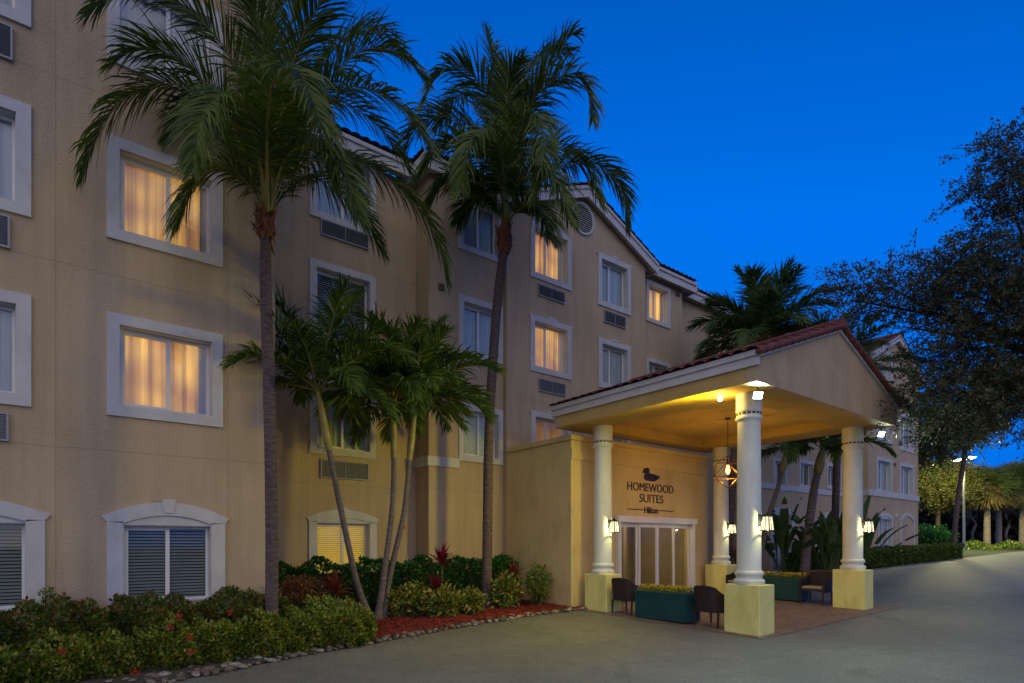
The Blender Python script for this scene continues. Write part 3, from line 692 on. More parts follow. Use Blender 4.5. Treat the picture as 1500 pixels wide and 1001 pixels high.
def gable_roof(x0, x1, Y, yb, z, xp, zp, oh=.20):
    f_ = MB(); sl = (zp - z) / (xp - x0); ye = Y - oh
    for s_, xe_ in ((-1, x0 - .4), (1, x1 + .4)):
        ze = zp - sl * abs(xe_ - xp)
        f_.prismY([(xe_, ze - .09), (xp, zp - .09), (xp, zp + .26), (xe_, ze + .26)] if s_ < 0 else [(xp, zp - .09), (xe_, ze - .09), (xe_, ze + .26), (xp, zp + .26)], ye - .05, ye)
        f_.prismY([(xe_, ze + .16), (xp, zp + .16), (xp, zp + .26), (xe_, ze + .26)] if s_ < 0 else [(xp, zp + .16), (xe_, ze + .16), (xe_, ze + .26), (xp, zp + .26)], ye - .09, ye - .05)
        f_.add([(xe_, ye, ze + .03), (xp, ye, zp + .03), (xp, Y + .01, zp + .03), (xe_, Y + .01, ze + .03)], [(0, 1, 2, 3)])
        a, b = (xe_ - .04, xe_) if s_ < 0 else (xe_, xe_ + .04)
        f_.box(a, b, ye - .05, yb, ze, ze + .24)
    f_.build('eave', 'trim', hotel)
    t_ = MB()
    for xe_ in (x0 - .5, x1 + .5):
        ze = zp - sl * abs(xe_ - xp)
        tiles(t_, (xe_, ye - .11, ze + .265), (xe_, yb, ze + .26), (xp, yb, zp + .26), (xp, ye - .14, zp + .26))
    t_.tube([(xp, ye - .16, zp + .3), (xp, yb, zp + .3)], .09, 8)
    t_.build('tiled_roof', 'tile', hotel)
gable_roof(xe, xe2, YE, 20, ZT, GX, GP); gable_roof(xj, xj2, YJ, 21, 11.25, JX, 12.9)

# entrance block with sliding doors
YB = 10.4; xb0 = 9.94; xb1 = 15.75; ZB = 4.35
dx0 = onY(905, YB)[0]; dx1 = onY(1013, YB)[0]; gd = g(13, YB) + .01; dt = 2.28
m = MB(); vs = []
for (a, b, c, d) in ((xb0, dx0, -.3, ZB), (dx1, xb1, -.3, ZB), (dx0, dx1, dt, ZB)):
    m.add([(a, YB, c), (b, YB, c), (b, YB, d), (a, YB, d)], [(0, 1, 2, 3)])
m.add([(dx0, YB, -.3), (dx0, YB + .25, -.3), (dx0, YB + .25, dt), (dx0, YB, dt)], [(0, 1, 2, 3)]); m.add([(dx1, YB, -.3), (dx1, YB, dt), (dx1, YB + .25, dt), (dx1, YB + .25, -.3)], [(0, 1, 2, 3)])
m.add([(dx0, YB, dt), (dx0, YB + .25, dt), (dx1, YB + .25, dt), (dx1, YB, dt)], [(0, 1, 2, 3)])
m.add([(xb0, YB, -.3), (xb0, YB, ZB), (xb0, YE, ZB), (xb0, YE, -.3)], [(0, 1, 2, 3)]); m.add([(xb1, YB, -.3), (xb1, YE, -.3), (xb1, YE, ZB), (xb1, YB, ZB)], [(0, 1, 2, 3)])
m.add([(xb0, YB, ZB - .01), (xb1, YB, ZB - .01), (xb1, YE, ZB - .01), (xb0, YE, ZB - .01)], [(0, 1, 2, 3)])
blk = m.build('entrance_block', 'block', hotel)
c_ = MB(); c_.box(xb0 - .05, xb1 + .05, YB - .06, YB - .002, ZB - .07, ZB + .05).box(xb0 - .05, xb0 - .002, YB - .002, YE - .05, ZB - .07, ZB + .05)
c_.box(xb0 - .002, xb1, YB - .03, YB - .002, ZB - .55, ZB - .28)
c_.build('cornice', 'block', blk)
vb = MB()                                                          # lobby seen through the glass
vb.add([(dx0 - .6, 12.9, 0), (dx1 + .6, 12.9, 0), (dx1 + .6, 12.9, 3), (dx0 - .6, 12.9, 3)], [(0, 1, 2, 3)])
vb.add([(dx0 - .6, YB + .26, 0), (dx0 - .6, 12.9, 0), (dx0 - .6, 12.9, 3), (dx0 - .6, YB + .26, 3)], [(0, 1, 2, 3)])
vb.add([(dx1 + .6, YB + .26, 0), (dx1 + .6, 12.9, 0), (dx1 + .6, 12.9, 3), (dx1 + .6, YB + .26, 3)], [(0, 1, 2, 3)])
vb.add([(dx0 - .6, YB + .26, 2.9), (dx1 + .6, YB + .26, 2.9), (dx1 + .6, 12.9, 2.9), (dx0 - .6, 12.9, 2.9)], [(0, 1, 2, 3)])
vb.add([(dx0 - .6, YB, gd), (dx1 + .6, YB, gd), (dx1 + .6, 12.9, gd), (dx0 - .6, 12.9, gd)], [(0, 1, 2, 3)])
for k in range(3): vb.box(dx0 + .5 + k * 1.0, dx0 + .58 + k * 1.0, 12.3, 12.4, gd, 2.5)
vb.build('lobby', 'inner', blk)
ds = MB(); ds.box(dx0 - .12, dx1 + .12, YB - .13, YB - .003, dt, dt + .17); ds.box(dx0 - .06, dx0 + .05, YB - .09, YB + .1, gd, dt); ds.box(dx1 - .05, dx1 + .06, YB - .09, YB + .1, gd, dt)
dfr = ds.build('sliding_doors', 'white', blk)
point('lobby_light', (13, 11.7, 2.5), 55, (1, .78, .45), .2, blk)
pw = (dx1 - dx0 - .1) / 4
for k in range(4):
    a = dx0 + .05 + pw * k; b = a + pw; yy = YB - .02 if k in (1, 2) else YB + .04
    MB().box(a, a + .06, yy, yy + .045, gd + .02, dt - .002).box(b - .06, b, yy, yy + .045, gd + .02, dt - .002).box(a + .06, b - .06, yy, yy + .045, dt - .12, dt - .002).box(a + .06, b - .06, yy, yy + .045, gd + .02, gd + .14).build('door_panel', 'white', dfr)
    MB().add([(a + .06, yy + .02, gd + .14), (b - .06, yy + .02, gd + .14), (b - .06, yy + .02, dt - .12), (a + .06, yy + .02, dt - .12)], [(0, 1, 2, 3)]).build('pane', 'doorglass', dfr)

# ------------------------------------------------------------------ sign on the entrance wall
sgn = empty('wall_sign', (13, YB - .02, 2.5), 'dark raised hotel lettering with a duck emblem above the sliding doors', 'sign')
def text(s, x0, x1, z0, z1, name, bold=0, sub=None):
    cu = bpy.data.curves.new('t', 'FONT'); cu.body = s; cu.extrude = .5; cu.offset = bold; cu.resolution_u = 4
    to = bpy.data.objects.new('t', cu); COL.objects.link(to)
    dg = bpy.context.evaluated_depsgraph_get(); dg.update(); me = bpy.data.meshes.new_from_object(to.evaluated_get(dg))
    COL.objects.unlink(to); bpy.data.objects.remove(to)
    co = np.array([v.co[:] for v in me.vertices]); mn, mxx = co.min(0), co.max(0)
    b_ = MB(); X = x0 + (co[:, 0] - mn[0]) / (mxx[0] - mn[0]) * (x1 - x0); Z = z0 + (co[:, 1] - mn[1]) / (mxx[1] - mn[1]) * (z1 - z0); Y = YB - .016 + .015 * (co[:, 2] < 0)
    b_.add(list(zip(X, Y, Z)), [tuple(p.vertices) for p in me.polygons]); return b_.build(name, 'letter', sgn)
text('HOMEWOOD', 12.02, 14.02, 3.155, 3.385, 'lettering', .0)
text('SUITES', 12.52, 13.55, 2.85, 3.08, 'lettering', .0)
text('Hilton', 12.72, 13.32, 2.55, 2.73, 'lettering', .022)
MB().box(12.03, 12.66, YB - .03, YB - .001, 2.635, 2.655).box(13.38, 14.0, YB - .03, YB - .001, 2.635, 2.655).build('rule', 'letter', sgn)
duck = [(0, .62), (.05, .67), (.07, .80), (.13, .93), (.22, 1.0), (.31, .98), (.37, .88), (.38, .75), (.36, .64), (.42, .56), (.58, .56), (.74, .50), (.86, .44), (1.0, .46), (.93, .36), (.99, .30), (.88, .24), (.80, .10), (.66, .0), (.40, .0), (.20, .03), (.12, .16), (.10, .34), (.15, .50), (.14, .60), (.06, .57)]
dk = [(12.63 + u * .76, 3.455 + v_ * .36) for u, v_ in duck]
MB().prismY(dk[::-1], YB - .035, YB - .001).build('duck_emblem', 'letter', sgn)

# ------------------------------------------------------------------ entrance canopy
CX0, CX1, CY0, CY1 = 9.64, 16.06, 5.38, 10.68; ZC = 4.57; CP = 12.85
can = empty('entrance_canopy', (CP, 8, g(CP, 8)), 'gabled porte cochere with clay tiles on four round white columns', 'canopy')
b_ = MB(); bw = .95
for a in ((CX0, CX1, CY0, CY0 + bw), (CX0, CX1, CY1 - bw * .6, CY1)): b_.box(*a, ZC, 4.84)
for a in ((CX0, CX0 + bw, CY0 + bw, CY1 - bw * .6), (CX1 - bw, CX1, CY0 + bw, CY1 - bw * .6)): b_.box(*a, ZC, 4.84)
b_.build('beam', 'soffit', can)
MB().box(CX0 + bw, CX1 - bw, CY0 + bw, CY1 - bw * .6, 4.80, 4.84).build('ceiling', 'soffit', can)
AP = 6.14
for y0, y1, nm in ((CY0 - .002, CY0 + .2, 'gable_wall'), (CY1 - .2, CY1, 'gable_wall')):
    MB().prismY([(CX0 - .003, ZC - .004), (CX1 + .003, ZC - .004), (CX1 + .003, 4.98), (CP, AP), (CX0 - .003, 4.98)], y0, y1).build(nm, 'canopy', can)
f_ = MB(); f_.box(CX0 - .05, CX0, CY0 - .05, CY1 + .05, 4.84, 5.08).box(CX1, CX1 + .05, CY0 - .05, CY1 + .05, 4.84, 5.08)
f_.box(CX0 - .09, CX0 - .05, CY0 - .05, CY1 + .05, 5.0, 5.10).box(CX1 + .05, CX1 + .09, CY0 - .05, CY1 + .05, 5.0, 5.10)
sl = (AP - 4.98) / (CP - CX0)
f_.prismY([(CX0, 4.98), (CP, AP), (CP, AP + .1), (CX0, 5.08)], CY0 - .05, CY0 + .2).prismY([(CP, AP), (CX1, 4.98), (CX1, 5.08), (CP, AP + .1)], CY0 - .05, CY0 + .2)
f_.build('fascia', 'trim', can)
t_ = MB()
for xe_ in (CX0 - .12, CX1 + .12):
    ze = AP - sl * abs(xe_ - CP)
    tiles(t_, (xe_, CY0 - .1, ze + .1), (xe_, CY1 + .1, ze + .1), (CP, CY1 + .1, AP + .12), (CP, CY0 - .1, AP + .12))
    for k in range(14):                                        # rake tiles
        f0, f1 = k / 14, (k + 1) / 14 + .01
        p0 = Vector((xe_ + (CP - xe_) * f0, CY0 - .09, ze + (AP - ze) * f0 + .10)); p1 = Vector((xe_ + (CP - xe_) * f1, CY0 - .09, ze + (AP - ze) * f1 + .115))
        t_.tube([p0, p1], [.06, .05], 10)
y = CY0 - .12
while y < CY1: t_.tube([(CP, y, AP + .16), (CP, y + .4, AP + .18)], [.11, .09], 10); y += .38
t_.build('tiled_roof', 'tile', can)
colpos = {}
for key, cx_, cy_, hp in (('L2', 10.425, 5.985, .93), ('L1', 10.47, 9.83, .885), ('R2', 15.5, 6.15, .95), ('R1', 15.6, 9.85, .89)):
    z0 = g(cx_, cy_); colpos[key] = (cx_, cy_)
    ped = MB(); ped.bbox(cx_ - .27, cx_ + .27, cy_ - .365, cy_ + .365, z0 - .1, z0 + hp, .012)
    sh = MB(); zb_ = z0 + hp
    sh.lathe([(.27, zb_), (.285, zb_ + .03), (.285, zb_ + .07), (.262, zb_ + .10), (.235, zb_ + .115), (.235, zb_ + .15), (.25, zb_ + .165), (.268, zb_ + .20), (.262, zb_ + .235), (.232, zb_ + .26), (.222, zb_ + .30),
              (.221, 2.2), (.213, 3.4), (.207, 4.03), (.215, 4.05), (.238, 4.07), (.247, 4.10), (.238, 4.13), (.226, 4.14), (.226, 4.215), (.240, 4.225), (.240, 4.25), (.233, 4.26), (.233, ZC)], (cx_, cy_, 0), 40)
    co = sh.build('column', 'column', can, smooth=True)
    ped.build('pedestal', 'cream', co)
    ds_ = MB()
    for k in range(16):
        a0 = 2 * PI * k / 16; a1 = a0 + 2 * PI / 16 * .72
        for j in range(3):
            b0 = a0 + (a1 - a0) * j / 3; b1 = a0 + (a1 - a0) * (j + 1) / 3
            vv = [(cx_ + r_ * math.cos(b), cy_ + r_ * math.sin(b), z) for z in (4.165, 4.205) for r_, b in ((.226, b0), (.229, b0), (.229, b1), (.226, b1))]
            ds_.add(vv, [(0, 1, 2, 3), (4, 7, 6, 5), (1, 5, 6, 2), (0, 4, 5, 1), (2, 6, 7, 3), (3, 7, 4, 0)])
    ds_.build('capital_inset', 'dash', co)

# ------------------------------------------------------------------ lamps
LC = (1, .93, .36)
def lantern(key, label):
    cx_, cy_ = colpos[key]; z = 2.06 + g(cx_, cy_) * .3
    root = empty('wall_lantern', (cx_, cy_ - .216, z), label, 'lantern', 'lanterns on the canopy columns')
    m = MB(); m.box(-.05, .05, 0 - .022, .004, -.02, .20); m.tube([(0, -.02, .12), (0, -.08, .19), (0, -.15, .18)], .012, 8)
    m.build('bracket', 'black', root, local=True)
    t = MB(); t.lathe([(.012, .235), (.03, .22), (.04, .20), (.10, .165), (.105, .15), (.10, .145)], (0, -.15, 0), 4 * 4)
    t.build('cap', 'black', root, local=True)
    gl = MB(); pts = []
    for z_, r_ in ((.145, .062), (-.11, .085)): pts += [(-r_, -.15 - r_, z_), (r_, -.15 - r_, z_), (r_, -.15 + r_, z_), (-r_, -.15 + r_, z_)]
    gl.add(pts, [(0, 1, 2, 3), (7, 6, 5, 4), (0, 4, 5, 1), (1, 5, 6, 2), (2, 6, 7, 3), (3, 7, 4, 0)])
    go = gl.build('glass_shade', 'lanternglass', root, local=True); go.visible_shadow = True
    fr = MB()
    for k in range(4):
        a, b = Vector(pts[k]), Vector(pts[k + 4]); fr.tube([a, b], .011, 5)
        c, d = Vector(pts[(k + 1) % 4]), Vector(pts[4 + (k + 1) % 4]); fr.tube([(a + c) / 2, (b + d) / 2], .007, 5); fr.tube([b, d], .011, 5)
    fr.build('cage', 'black', root, local=True)
    point('lantern_light', (cx_, cy_ - .366, z + .02), 26, LC, .02, root)
lantern('L1', 'small black caged lantern on the column beside the sliding doors, left'); lantern('L2', 'brightest caged lantern on the large nearest column')
lantern('R1', 'caged lantern on the rear column right of the doors, behind the pendant'); lantern('R2', 'caged lantern on the far right column in front of the hedge')

def flood(loc, to, label, watts):
    root = empty('floodlight', loc, label, 'floodlight', 'floodlights under the canopy eave')
    d = (Vector(to) - Vector(loc)).normalized(); rot = d.to_track_quat('-Z', 'Y').to_matrix()
    def tr(pts): return [tuple(rot @ Vector(p)) for p in pts]
    b = MB(); w_, h_, q_ = .085, .065, .04
    b.add(tr([(-w_, -h_, 0), (w_, -h_, 0), (w_, h_, 0), (-w_, h_, 0), (-q_, -q_, .08), (q_, -q_, .08), (q_, q_, .08), (-q_, q_, .08)]), [(4, 5, 6, 7), (0, 1, 5, 4), (1, 2, 6, 5), (2, 3, 7, 6), (3, 0, 4, 7)])
    b.build('housing', 'white', root, local=True)
    MB().add(tr([(-w_ * .94, -h_ * .94, -.004), (w_ * .94, -h_ * .94, -.004), (w_ * .94, h_ * .94, -.004), (-w_ * .94, h_ * .94, -.004)]), [(3, 2, 1, 0)]).build('lens', 'flood', root, local=True)
    k = MB(); k.tube([(0, 0, ZC - loc[2]), (0, 0, .06), tr([(0, 0, .07)])[0]], .012, 8); k.build('bracket', 'black', root, local=True)
    point('flood_beam', tuple(Vector(loc) + d * .03), watts, (.80, 1, .80), .22, root, 150, tuple(Vector(loc) + d), 1)
flood((10.06, 5.60, 4.42), (6.0, 0.2, 1.2), 'white floodlight beside the top of the nearest column', 480)
flood((15.80, 5.62, 4.38), (13.8, 1.2, 2.2), 'white floodlight by the far right column under the gable', 100)

bx = empty('ceiling_bulb', (10.02, 6.35, ZC), 'glowing bare yellow bulb under the canopy edge left of the nearest column', 'lamp')
MB().lathe([(.05, -.03), (.055, 0)], n=16).build('socket', 'white', bx, local=True)
MB().lathe([(.012, -.115), (.034, -.10), (.045, -.075), (.036, -.045), (.022, -.03)], n=16).build('bulb', 'bulb', bx, smooth=True, local=True)
point('bulb_light', (10.02, 6.35, ZC - .17), 22, (1, .62, .06), .05, bx)
point('wall_fill_spot', (10.02, 6.35, ZC - .17), 980, (1, .78, .02), .30, bx, 125, (4.5, 11.0, 2.0), 1)  # added spot, no part of the bulb: washes the left walls yellow

pn = empty('pendant_light', (12.97, 8.0, 4.80), 'geometric bronze wire pendant with one amber bulb hanging under the canopy', 'pendant')
zc_ = -1.32
MB().tube([(0, 0, 0), (0, 0, zc_ + .28)], .009, 6).lathe([(.06, -.03), (.07, 0)], n=16).build('rod', 'black', pn, local=True)
cg = MB(); top = Vector((0, 0, zc_ + .40)); bot = Vector((0, 0, zc_ - .40)); A = []; B = []
for k in range(4):
    a = 2 * PI * k / 4 + .5; A.append(Vector((.26 * math.cos(a), .26 * math.sin(a), zc_ + .22))); a += PI / 4; B.append(Vector((.44 * math.cos(a), .44 * math.sin(a), zc_ - .14)))
for k in range(4):
    for p, q in ((top, A[k]), (A[k], A[(k + 1) % 4]), (A[k], B[k]), (A[(k + 1) % 4], B[k]), (B[k], B[(k + 1) % 4]), (B[k], bot)): cg.tube([p, q], .009, 6)
cg.build('wire_cage', 'bronze', pn, local=True)
MB().tube([(0, 0, zc_ + .28), (0, 0, zc_ + .16)], .022, 10).build('socket', 'black', pn, local=True)
MB().lathe([(.01, zc_ - .06), (.04, zc_ - .03), (.05, zc_ + .02), (.04, zc_ + .09), (.02, zc_ + .16)], n=16).build('bulb', 'filament', pn, smooth=True, local=True)
point('pendant_glow', (12.97, 8.0, 4.80 + zc_ - .16), 62, (1, .48, .02), .07, pn)

# ------------------------------------------------------------------ furniture under the canopy
def make_chair(label):
    r_ = empty('armchair', (0, 0, 0), label, 'chair', 'wicker armchairs between the canopy columns')   # faces +X
    w_ = .31
    s = MB(); s.bbox(-.24, .27, -w_ + .03, w_ - .03, .33, .40, .01); s.build('seat', 'wicker', r_, local=True)
    c = MB(); c.bbox(-.20, .27, -w_ + .05, w_ - .05, .402, .46, .02); c.build('cushion', 'cushion', r_, local=True)
    b = MB()                                                    # curved, raked back and arms as one shell
    prof = [(.28, w_), (.05, w_ + .01), (-.15, w_), (-.26, w_ - .05), (-.29, w_ - .14), (-.30, 0), (-.29, -w_ + .14), (-.26, -w_ + .05), (-.15, -w_), (.05, -w_ - .01), (.28, -w_)]
    ht = [.61, .63, .68, .80, .83, .84, .83, .80, .68, .63, .61]
    vs = []
    for (x, y), h_ in zip(prof, ht):
        k = .07 * (h_ - .33) / .5 if x < -.2 else 0
        n_ = Vector((-.035 if x < -.2 else 0, (.035 if y > 0 else -.035) if x >= -.2 else 0, 0))
        vs += [(x, y, .30), (x - k, y, h_), (x - k - n_.x, y - n_.y, h_), (x - n_.x, y - n_.y, .30)]
    fs = []
    for i in range(len(prof) - 1):
        a = i * 4
        for q in range(4): fs.append((a + q, a + 4 + q, a + 4 + (q + 1) % 4, a + (q + 1) % 4))
    fs += [(0, 1, 2, 3), (40, 43, 42, 41)]
    b.add(vs, fs); b.build('backrest', 'wicker', r_, local=True)
    for sx, sy in ((-1, -1), (-1, 1), (1, -1), (1, 1)):
        x = .25 if sx > 0 else -.25; y = sy * (w_ - .03)
        MB().tube([(x, y, .32), (x + sx * .02, y, 0)], [.026, .018], 4).build('leg', 'wicker', r_, local=True)
    return r_
def place(o, x, y, a): o.location = (x, y, g(x, y) + .008); o.rotation_euler = (0, 0, R(a))
ch = make_chair('wicker armchair beside the left column pedestal, back to the planting bed')
place(ch, 10.52, 9.05, 3)
for x, y, a, lb in ((10.5, 6.78, -4, 'wicker armchair tucked against the nearest pedestal at the near end of the planter'),
                    (15.55, 7.05, 180, 'armchair with pale seat cushion beside the far right pedestal'),
                    (15.5, 9.15, 180, 'mostly hidden armchair between the rear pedestal and the far planter')):
    c2_ = copy_tree(ch); place(c2_, x, y, a); c2_['label'] = lb

def leaf_quads(C, U, Vv, L_, W_):                            # diamond leaves: centre base C, along U, across Vv
    n = len(C); L_ = L_[:, None]; W_ = W_[:, None]
    a = C; b = C + U * L_ * .45 + Vv * W_; c = C + U * L_; d = C + U * L_ * .45 - Vv * W_
    V = np.stack([a, b, c, d], 1).reshape(-1, 3); Q = np.arange(4 * n).reshape(n, 4); return V, Q
def unit(a): return a / (np.linalg.norm(a, axis=1, keepdims=True) + 1e-9)
def leaves_at(C, N, lmin, lmax, asp=.35, spread=.8, up=.2):
    n = len(C); U = unit(N + RNG.normal(0, spread, (n, 3)) + np.array([0, 0, up])); T = unit(np.cross(U, RNG.normal(0, 1, (n, 3))))
    Ls = RNG.uniform(lmin, lmax, n); return leaf_quads(C, U, T, Ls, Ls * asp)

def make_planter(label, cat='planter'):
    r_ = empty('flower_planter', (0, 0, 0), label, cat, 'teal planters between the canopy columns')
    b = MB(); lx, ly, h_ = .24, .66, .62
    b.box(-lx, lx, -ly, ly, .02, h_ - .05); b.build('box', 'teal', r_, local=True)
    f = MB()
    for s in (-1, 1):
        X0, X1 = (s * lx, s * (lx + .018)) if s > 0 else (-lx - .018, -lx)
        for y0, y1, z0, z1 in ((-ly, ly, .02, .09), (-ly, ly, h_ - .12, h_ - .05), (-ly, -ly + .07, .09, h_ - .12), (ly - .07, ly, .09, h_ - .12)): f.box(X0, X1, y0, y1, z0, z1)
        Y0, Y1 = (ly, ly + .018) if s > 0 else (-ly - .018, -ly)
        for x0, x1, z0, z1 in ((-lx, lx, .02, .09), (-lx, lx, h_ - .12, h_ - .05), (-lx, -lx + .06, .09, h_ - .12), (lx - .06, lx, .09, h_ - .12)): f.box(x0, x1, Y0, Y1, z0, z1)
    f.bbox(-lx - .03, lx + .03, -ly - .03, ly + .03, h_ - .05, h_, .008)
    f.build('panel_frame', 'teal', r_, local=True)
    C = np.stack([RNG.uniform(-lx + .02, lx - .02, 1100), RNG.uniform(-ly + .02, ly - .02, 1100), RNG.uniform(h_ - .02, h_ + .07, 1100)], 1)
    V, Q = leaves_at(C, np.tile([0, 0, 1.], (1100, 1)), .03, .06, .3, .9)
    o = arr_mesh('foliage', V, Q, 'hedgeB'); o.parent = r_
    C = np.stack([RNG.uniform(-lx, lx, 420), RNG.uniform(-ly, ly, 420), RNG.uniform(h_ + .04, h_ + .12, 420)], 1)
    V, Q = leaves_at(C, np.tile([0, 0, .3], (420, 1)), .03, .05, .5, .9)
    o = arr_mesh('flowers', V, Q, 'pansy'); o.parent = r_; o['kind'] = 'stuff'
    return r_
pl = make_planter('teal panelled planter of yellow flowers between the two near armchairs'); place(pl, 10.42, 7.9, 0)
p2 = copy_tree(pl); place(p2, 15.68, 8.1, 0); p2['label'] = 'teal planter of yellow flowers behind the nearest column, by the far armchair'

pt = empty('plant_pot', (20.4, 9.0, g(20.4, 9.0)), 'low square clay pot behind the far armchair', 'pot')
MB().add([(-.38, -.38, 0), (.38, -.38, 0), (.38, .38, 0), (-.38, .38, 0), (-.48, -.48, .5), (.48, -.48, .5), (.48, .48, .5), (-.48, .48, .5), (-.40, -.40, .47), (.40, -.40, .47), (.40, .40, .47), (-.40, .40, .47)],
         [(0, 3, 2, 1), (0, 1, 5, 4), (1, 2, 6, 5), (2, 3, 7, 6), (3, 0, 4, 7), (4, 5, 9, 8), (5, 6, 10, 9), (6, 7, 11, 10), (7, 4, 8, 11), (8, 9, 10, 11)]).build('pot', 'pot', pt, local=True)

# ------------------------------------------------------------------ palms
def catmull(pts, n):
    pts = [Vector(p) for p in pts]; P0 = [pts[0] * 2 - pts[1]] + pts + [pts[-1] * 2 - pts[-2]]; out = []
    seg = len(pts) - 1
    for k in range(n + 1):
        u = k / n * seg; i = min(int(u), seg - 1); t = u - i; a, b, c, d = P0[i:i + 4]
        out.append(.5 * ((2 * b) + (c - a) * t + (2 * a - 5 * b + 4 * c - d) * t * t + (3 * b - a - 3 * c + d) * t ** 3))
    return out
def frond(root, pts, nl=60, L=.62, wd=.022, droop=.55, stem=.018, mats=('palm', 'rachis'), rng=random, side=None, start=.2, segs=3, vlift=.25, name='frond'):
    path = catmull(pts, 28); cum = [0]
    for a, b in zip(path, path[1:]): cum.append(cum[-1] + (b - a).length)
    tot = cum[-1]; V = []; Q = []; MI = []
    def at(s):
        s = max(0, min(.9999, s)) * tot; i = 0
        while cum[i + 1] < s: i += 1
        f = (s - cum[i]) / (cum[i + 1] - cum[i] + 1e-9); return path[i].lerp(path[i + 1], f), (path[i + 1] - path[i]).normalized()
    up = Vector((0, 0, 1)); Sprev = None
    # stalk: triangular tube
    ns = 14; k0 = 0; prev = None
    for i in range(ns + 1):
        p, t = at(i / ns); s_ = t.cross(up)
        if s_.length < .15: s_ = prev or Vector((1, 0, 0))
        s_.normalize(); prev = s_; n_ = s_.cross(t).normalized(); r_ = stem * (1 - .85 * i / ns) * (1.9 if i == 0 else 1.25 if i == 1 else 1)
        V += [p + s_ * r_ * 1.3, p - s_ * r_ * 1.3, p + n_ * r_ * -.9]
    for i in range(ns):
        for q in range(3):
            a = i * 3 + q; b = i * 3 + (q + 1) % 3; Q.append((a, b, b + 3, a + 3)); MI.append(1)
    S0 = None
    for k in range(nl):
        s = start + (1 - start) * (k + rng.uniform(-.3, .3)) / nl; p, t = at(s)
        sd_ = t.cross(up)
        if sd_.length < .25 and S0 is not None: sd_ = S0 * .7 + sd_
        if sd_.length < 1e-3: sd_ = Vector((1, 0, 0))
        sd_.normalize(); S0 = sd_; nn_ = sd_.cross(t).normalized()
        env = math.sin(PI * min(1, max(.02, (s - start) / (1 - start)) * .86 + .10)) ** .55
        fwdang = R(28 + 42 * s)
        for sg in (-1, 1):
            if rng.random() < .04: continue
            D = (sd_ * sg * math.cos(fwdang) + t * math.sin(fwdang) + nn_ * vlift * rng.uniform(.3, 1.5)).normalized()
            D = (D + Vector((rng.gauss(0, .10), rng.gauss(0, .10), rng.gauss(0, .10)))).normalized()
            ll = L * env * rng.uniform(.8, 1.12); dr = droop * rng.uniform(.6, 1.5); wv = t.cross(D)
            wdir = (t - D * t.dot(D)); 
            if wdir.length < 1e-3: wdir = nn_
            wdir = (wdir.normalized() * .75 + nn_ * rng.uniform(-.5, .5)).normalized()
            q = p.copy(); b0 = len(V); ws = [.55, 1, .75, .0] if segs == 3 else [.6, 1, 0]
            for j in range(segs + 1):
                wv_ = wdir * wd * ws[j] * .5
                V += [q - wv_, q + wv_]
                D = (D + Vector((0, 0, -1)) * dr * (j + 1) / segs * .8).normalized(); q = q + D * ll / segs
            for j in range(segs): a = b0 + 2 * j; Q.append((a, a + 1, a + 3, a + 2)); MI.append(0)
    return arr_mesh(name, [tuple(v_) for v_ in V], Q, list(mats), root, MI)
def auto_frond(c, az, el, L, grav, n=5):
    p = Vector(c); d = Vector((math.cos(az) * math.cos(el), math.sin(az) * math.cos(el), math.sin(el))); out = [p.copy()]
    for i in range(n):
        p = p + d * L / n; out.append(p.copy()); d = (d + Vector((0, 0, -1)) * grav * (i + 1) / n).normalized()
    return out
def trunk(root, pts, radii, m='trunk', ring=.085, n=14, flare=0):
    path = catmull(pts, 12); L = sum((b - a).length for a, b in zip(path, path[1:])); k = max(20, int(L / ring)); pa = catmull(pts, k * 2)
    rs = []
    for i in range(len(pa)):
        f = i / (len(pa) - 1); r_ = radii[0] + (radii[1] - radii[0]) * f; r_ *= 1.0 + (.035 if i % 2 else -.02) + random.uniform(-.015, .015)
        r_ += flare * math.exp(-f * L / .22); rs.append(r_)
    return MB().tube(pa, rs, n).build('trunk', m, root, smooth=False)
def boots(root, c, r, h, m='fibre', n=46, seed=1):
    rng = random.Random(seed); b = MB(); c = Vector(c)
    b.lathe([(r * .7, -h * .55), (r * 1.0, -h * .3), (r * 1.12, 0), (r * .9, h * .4), (r * .5, h * .7)], tuple(c), 14)
    for i in range(n):
        a = rng.uniform(0, 2 * PI); z = rng.uniform(-h * .5, h * .55); d = Vector((math.cos(a), math.sin(a), 0)); t = Vector((-math.sin(a), math.cos(a), 0))
        p = c + d * r * .95 + Vector((0, 0, z)); l = rng.uniform(.08, .22); e = p + d * rng.uniform(.02, .12) + Vector((0, 0, l * rng.choice((1, 1, -1)))) + t * rng.uniform(-.05, .05); w_ = rng.uniform(.015, .05)
        b.add([p - t * w_, p + t * w_, e + t * w_ * .3, e - t * w_ * .3], [(0, 1, 2, 3)])
    return b.build('crown_fibre', m, root)

def safe(v):                                               # keep fronds off the near wing's wall
    if v.x < 3.4 and v.y > 10.72: v.y = 10.72
    return v
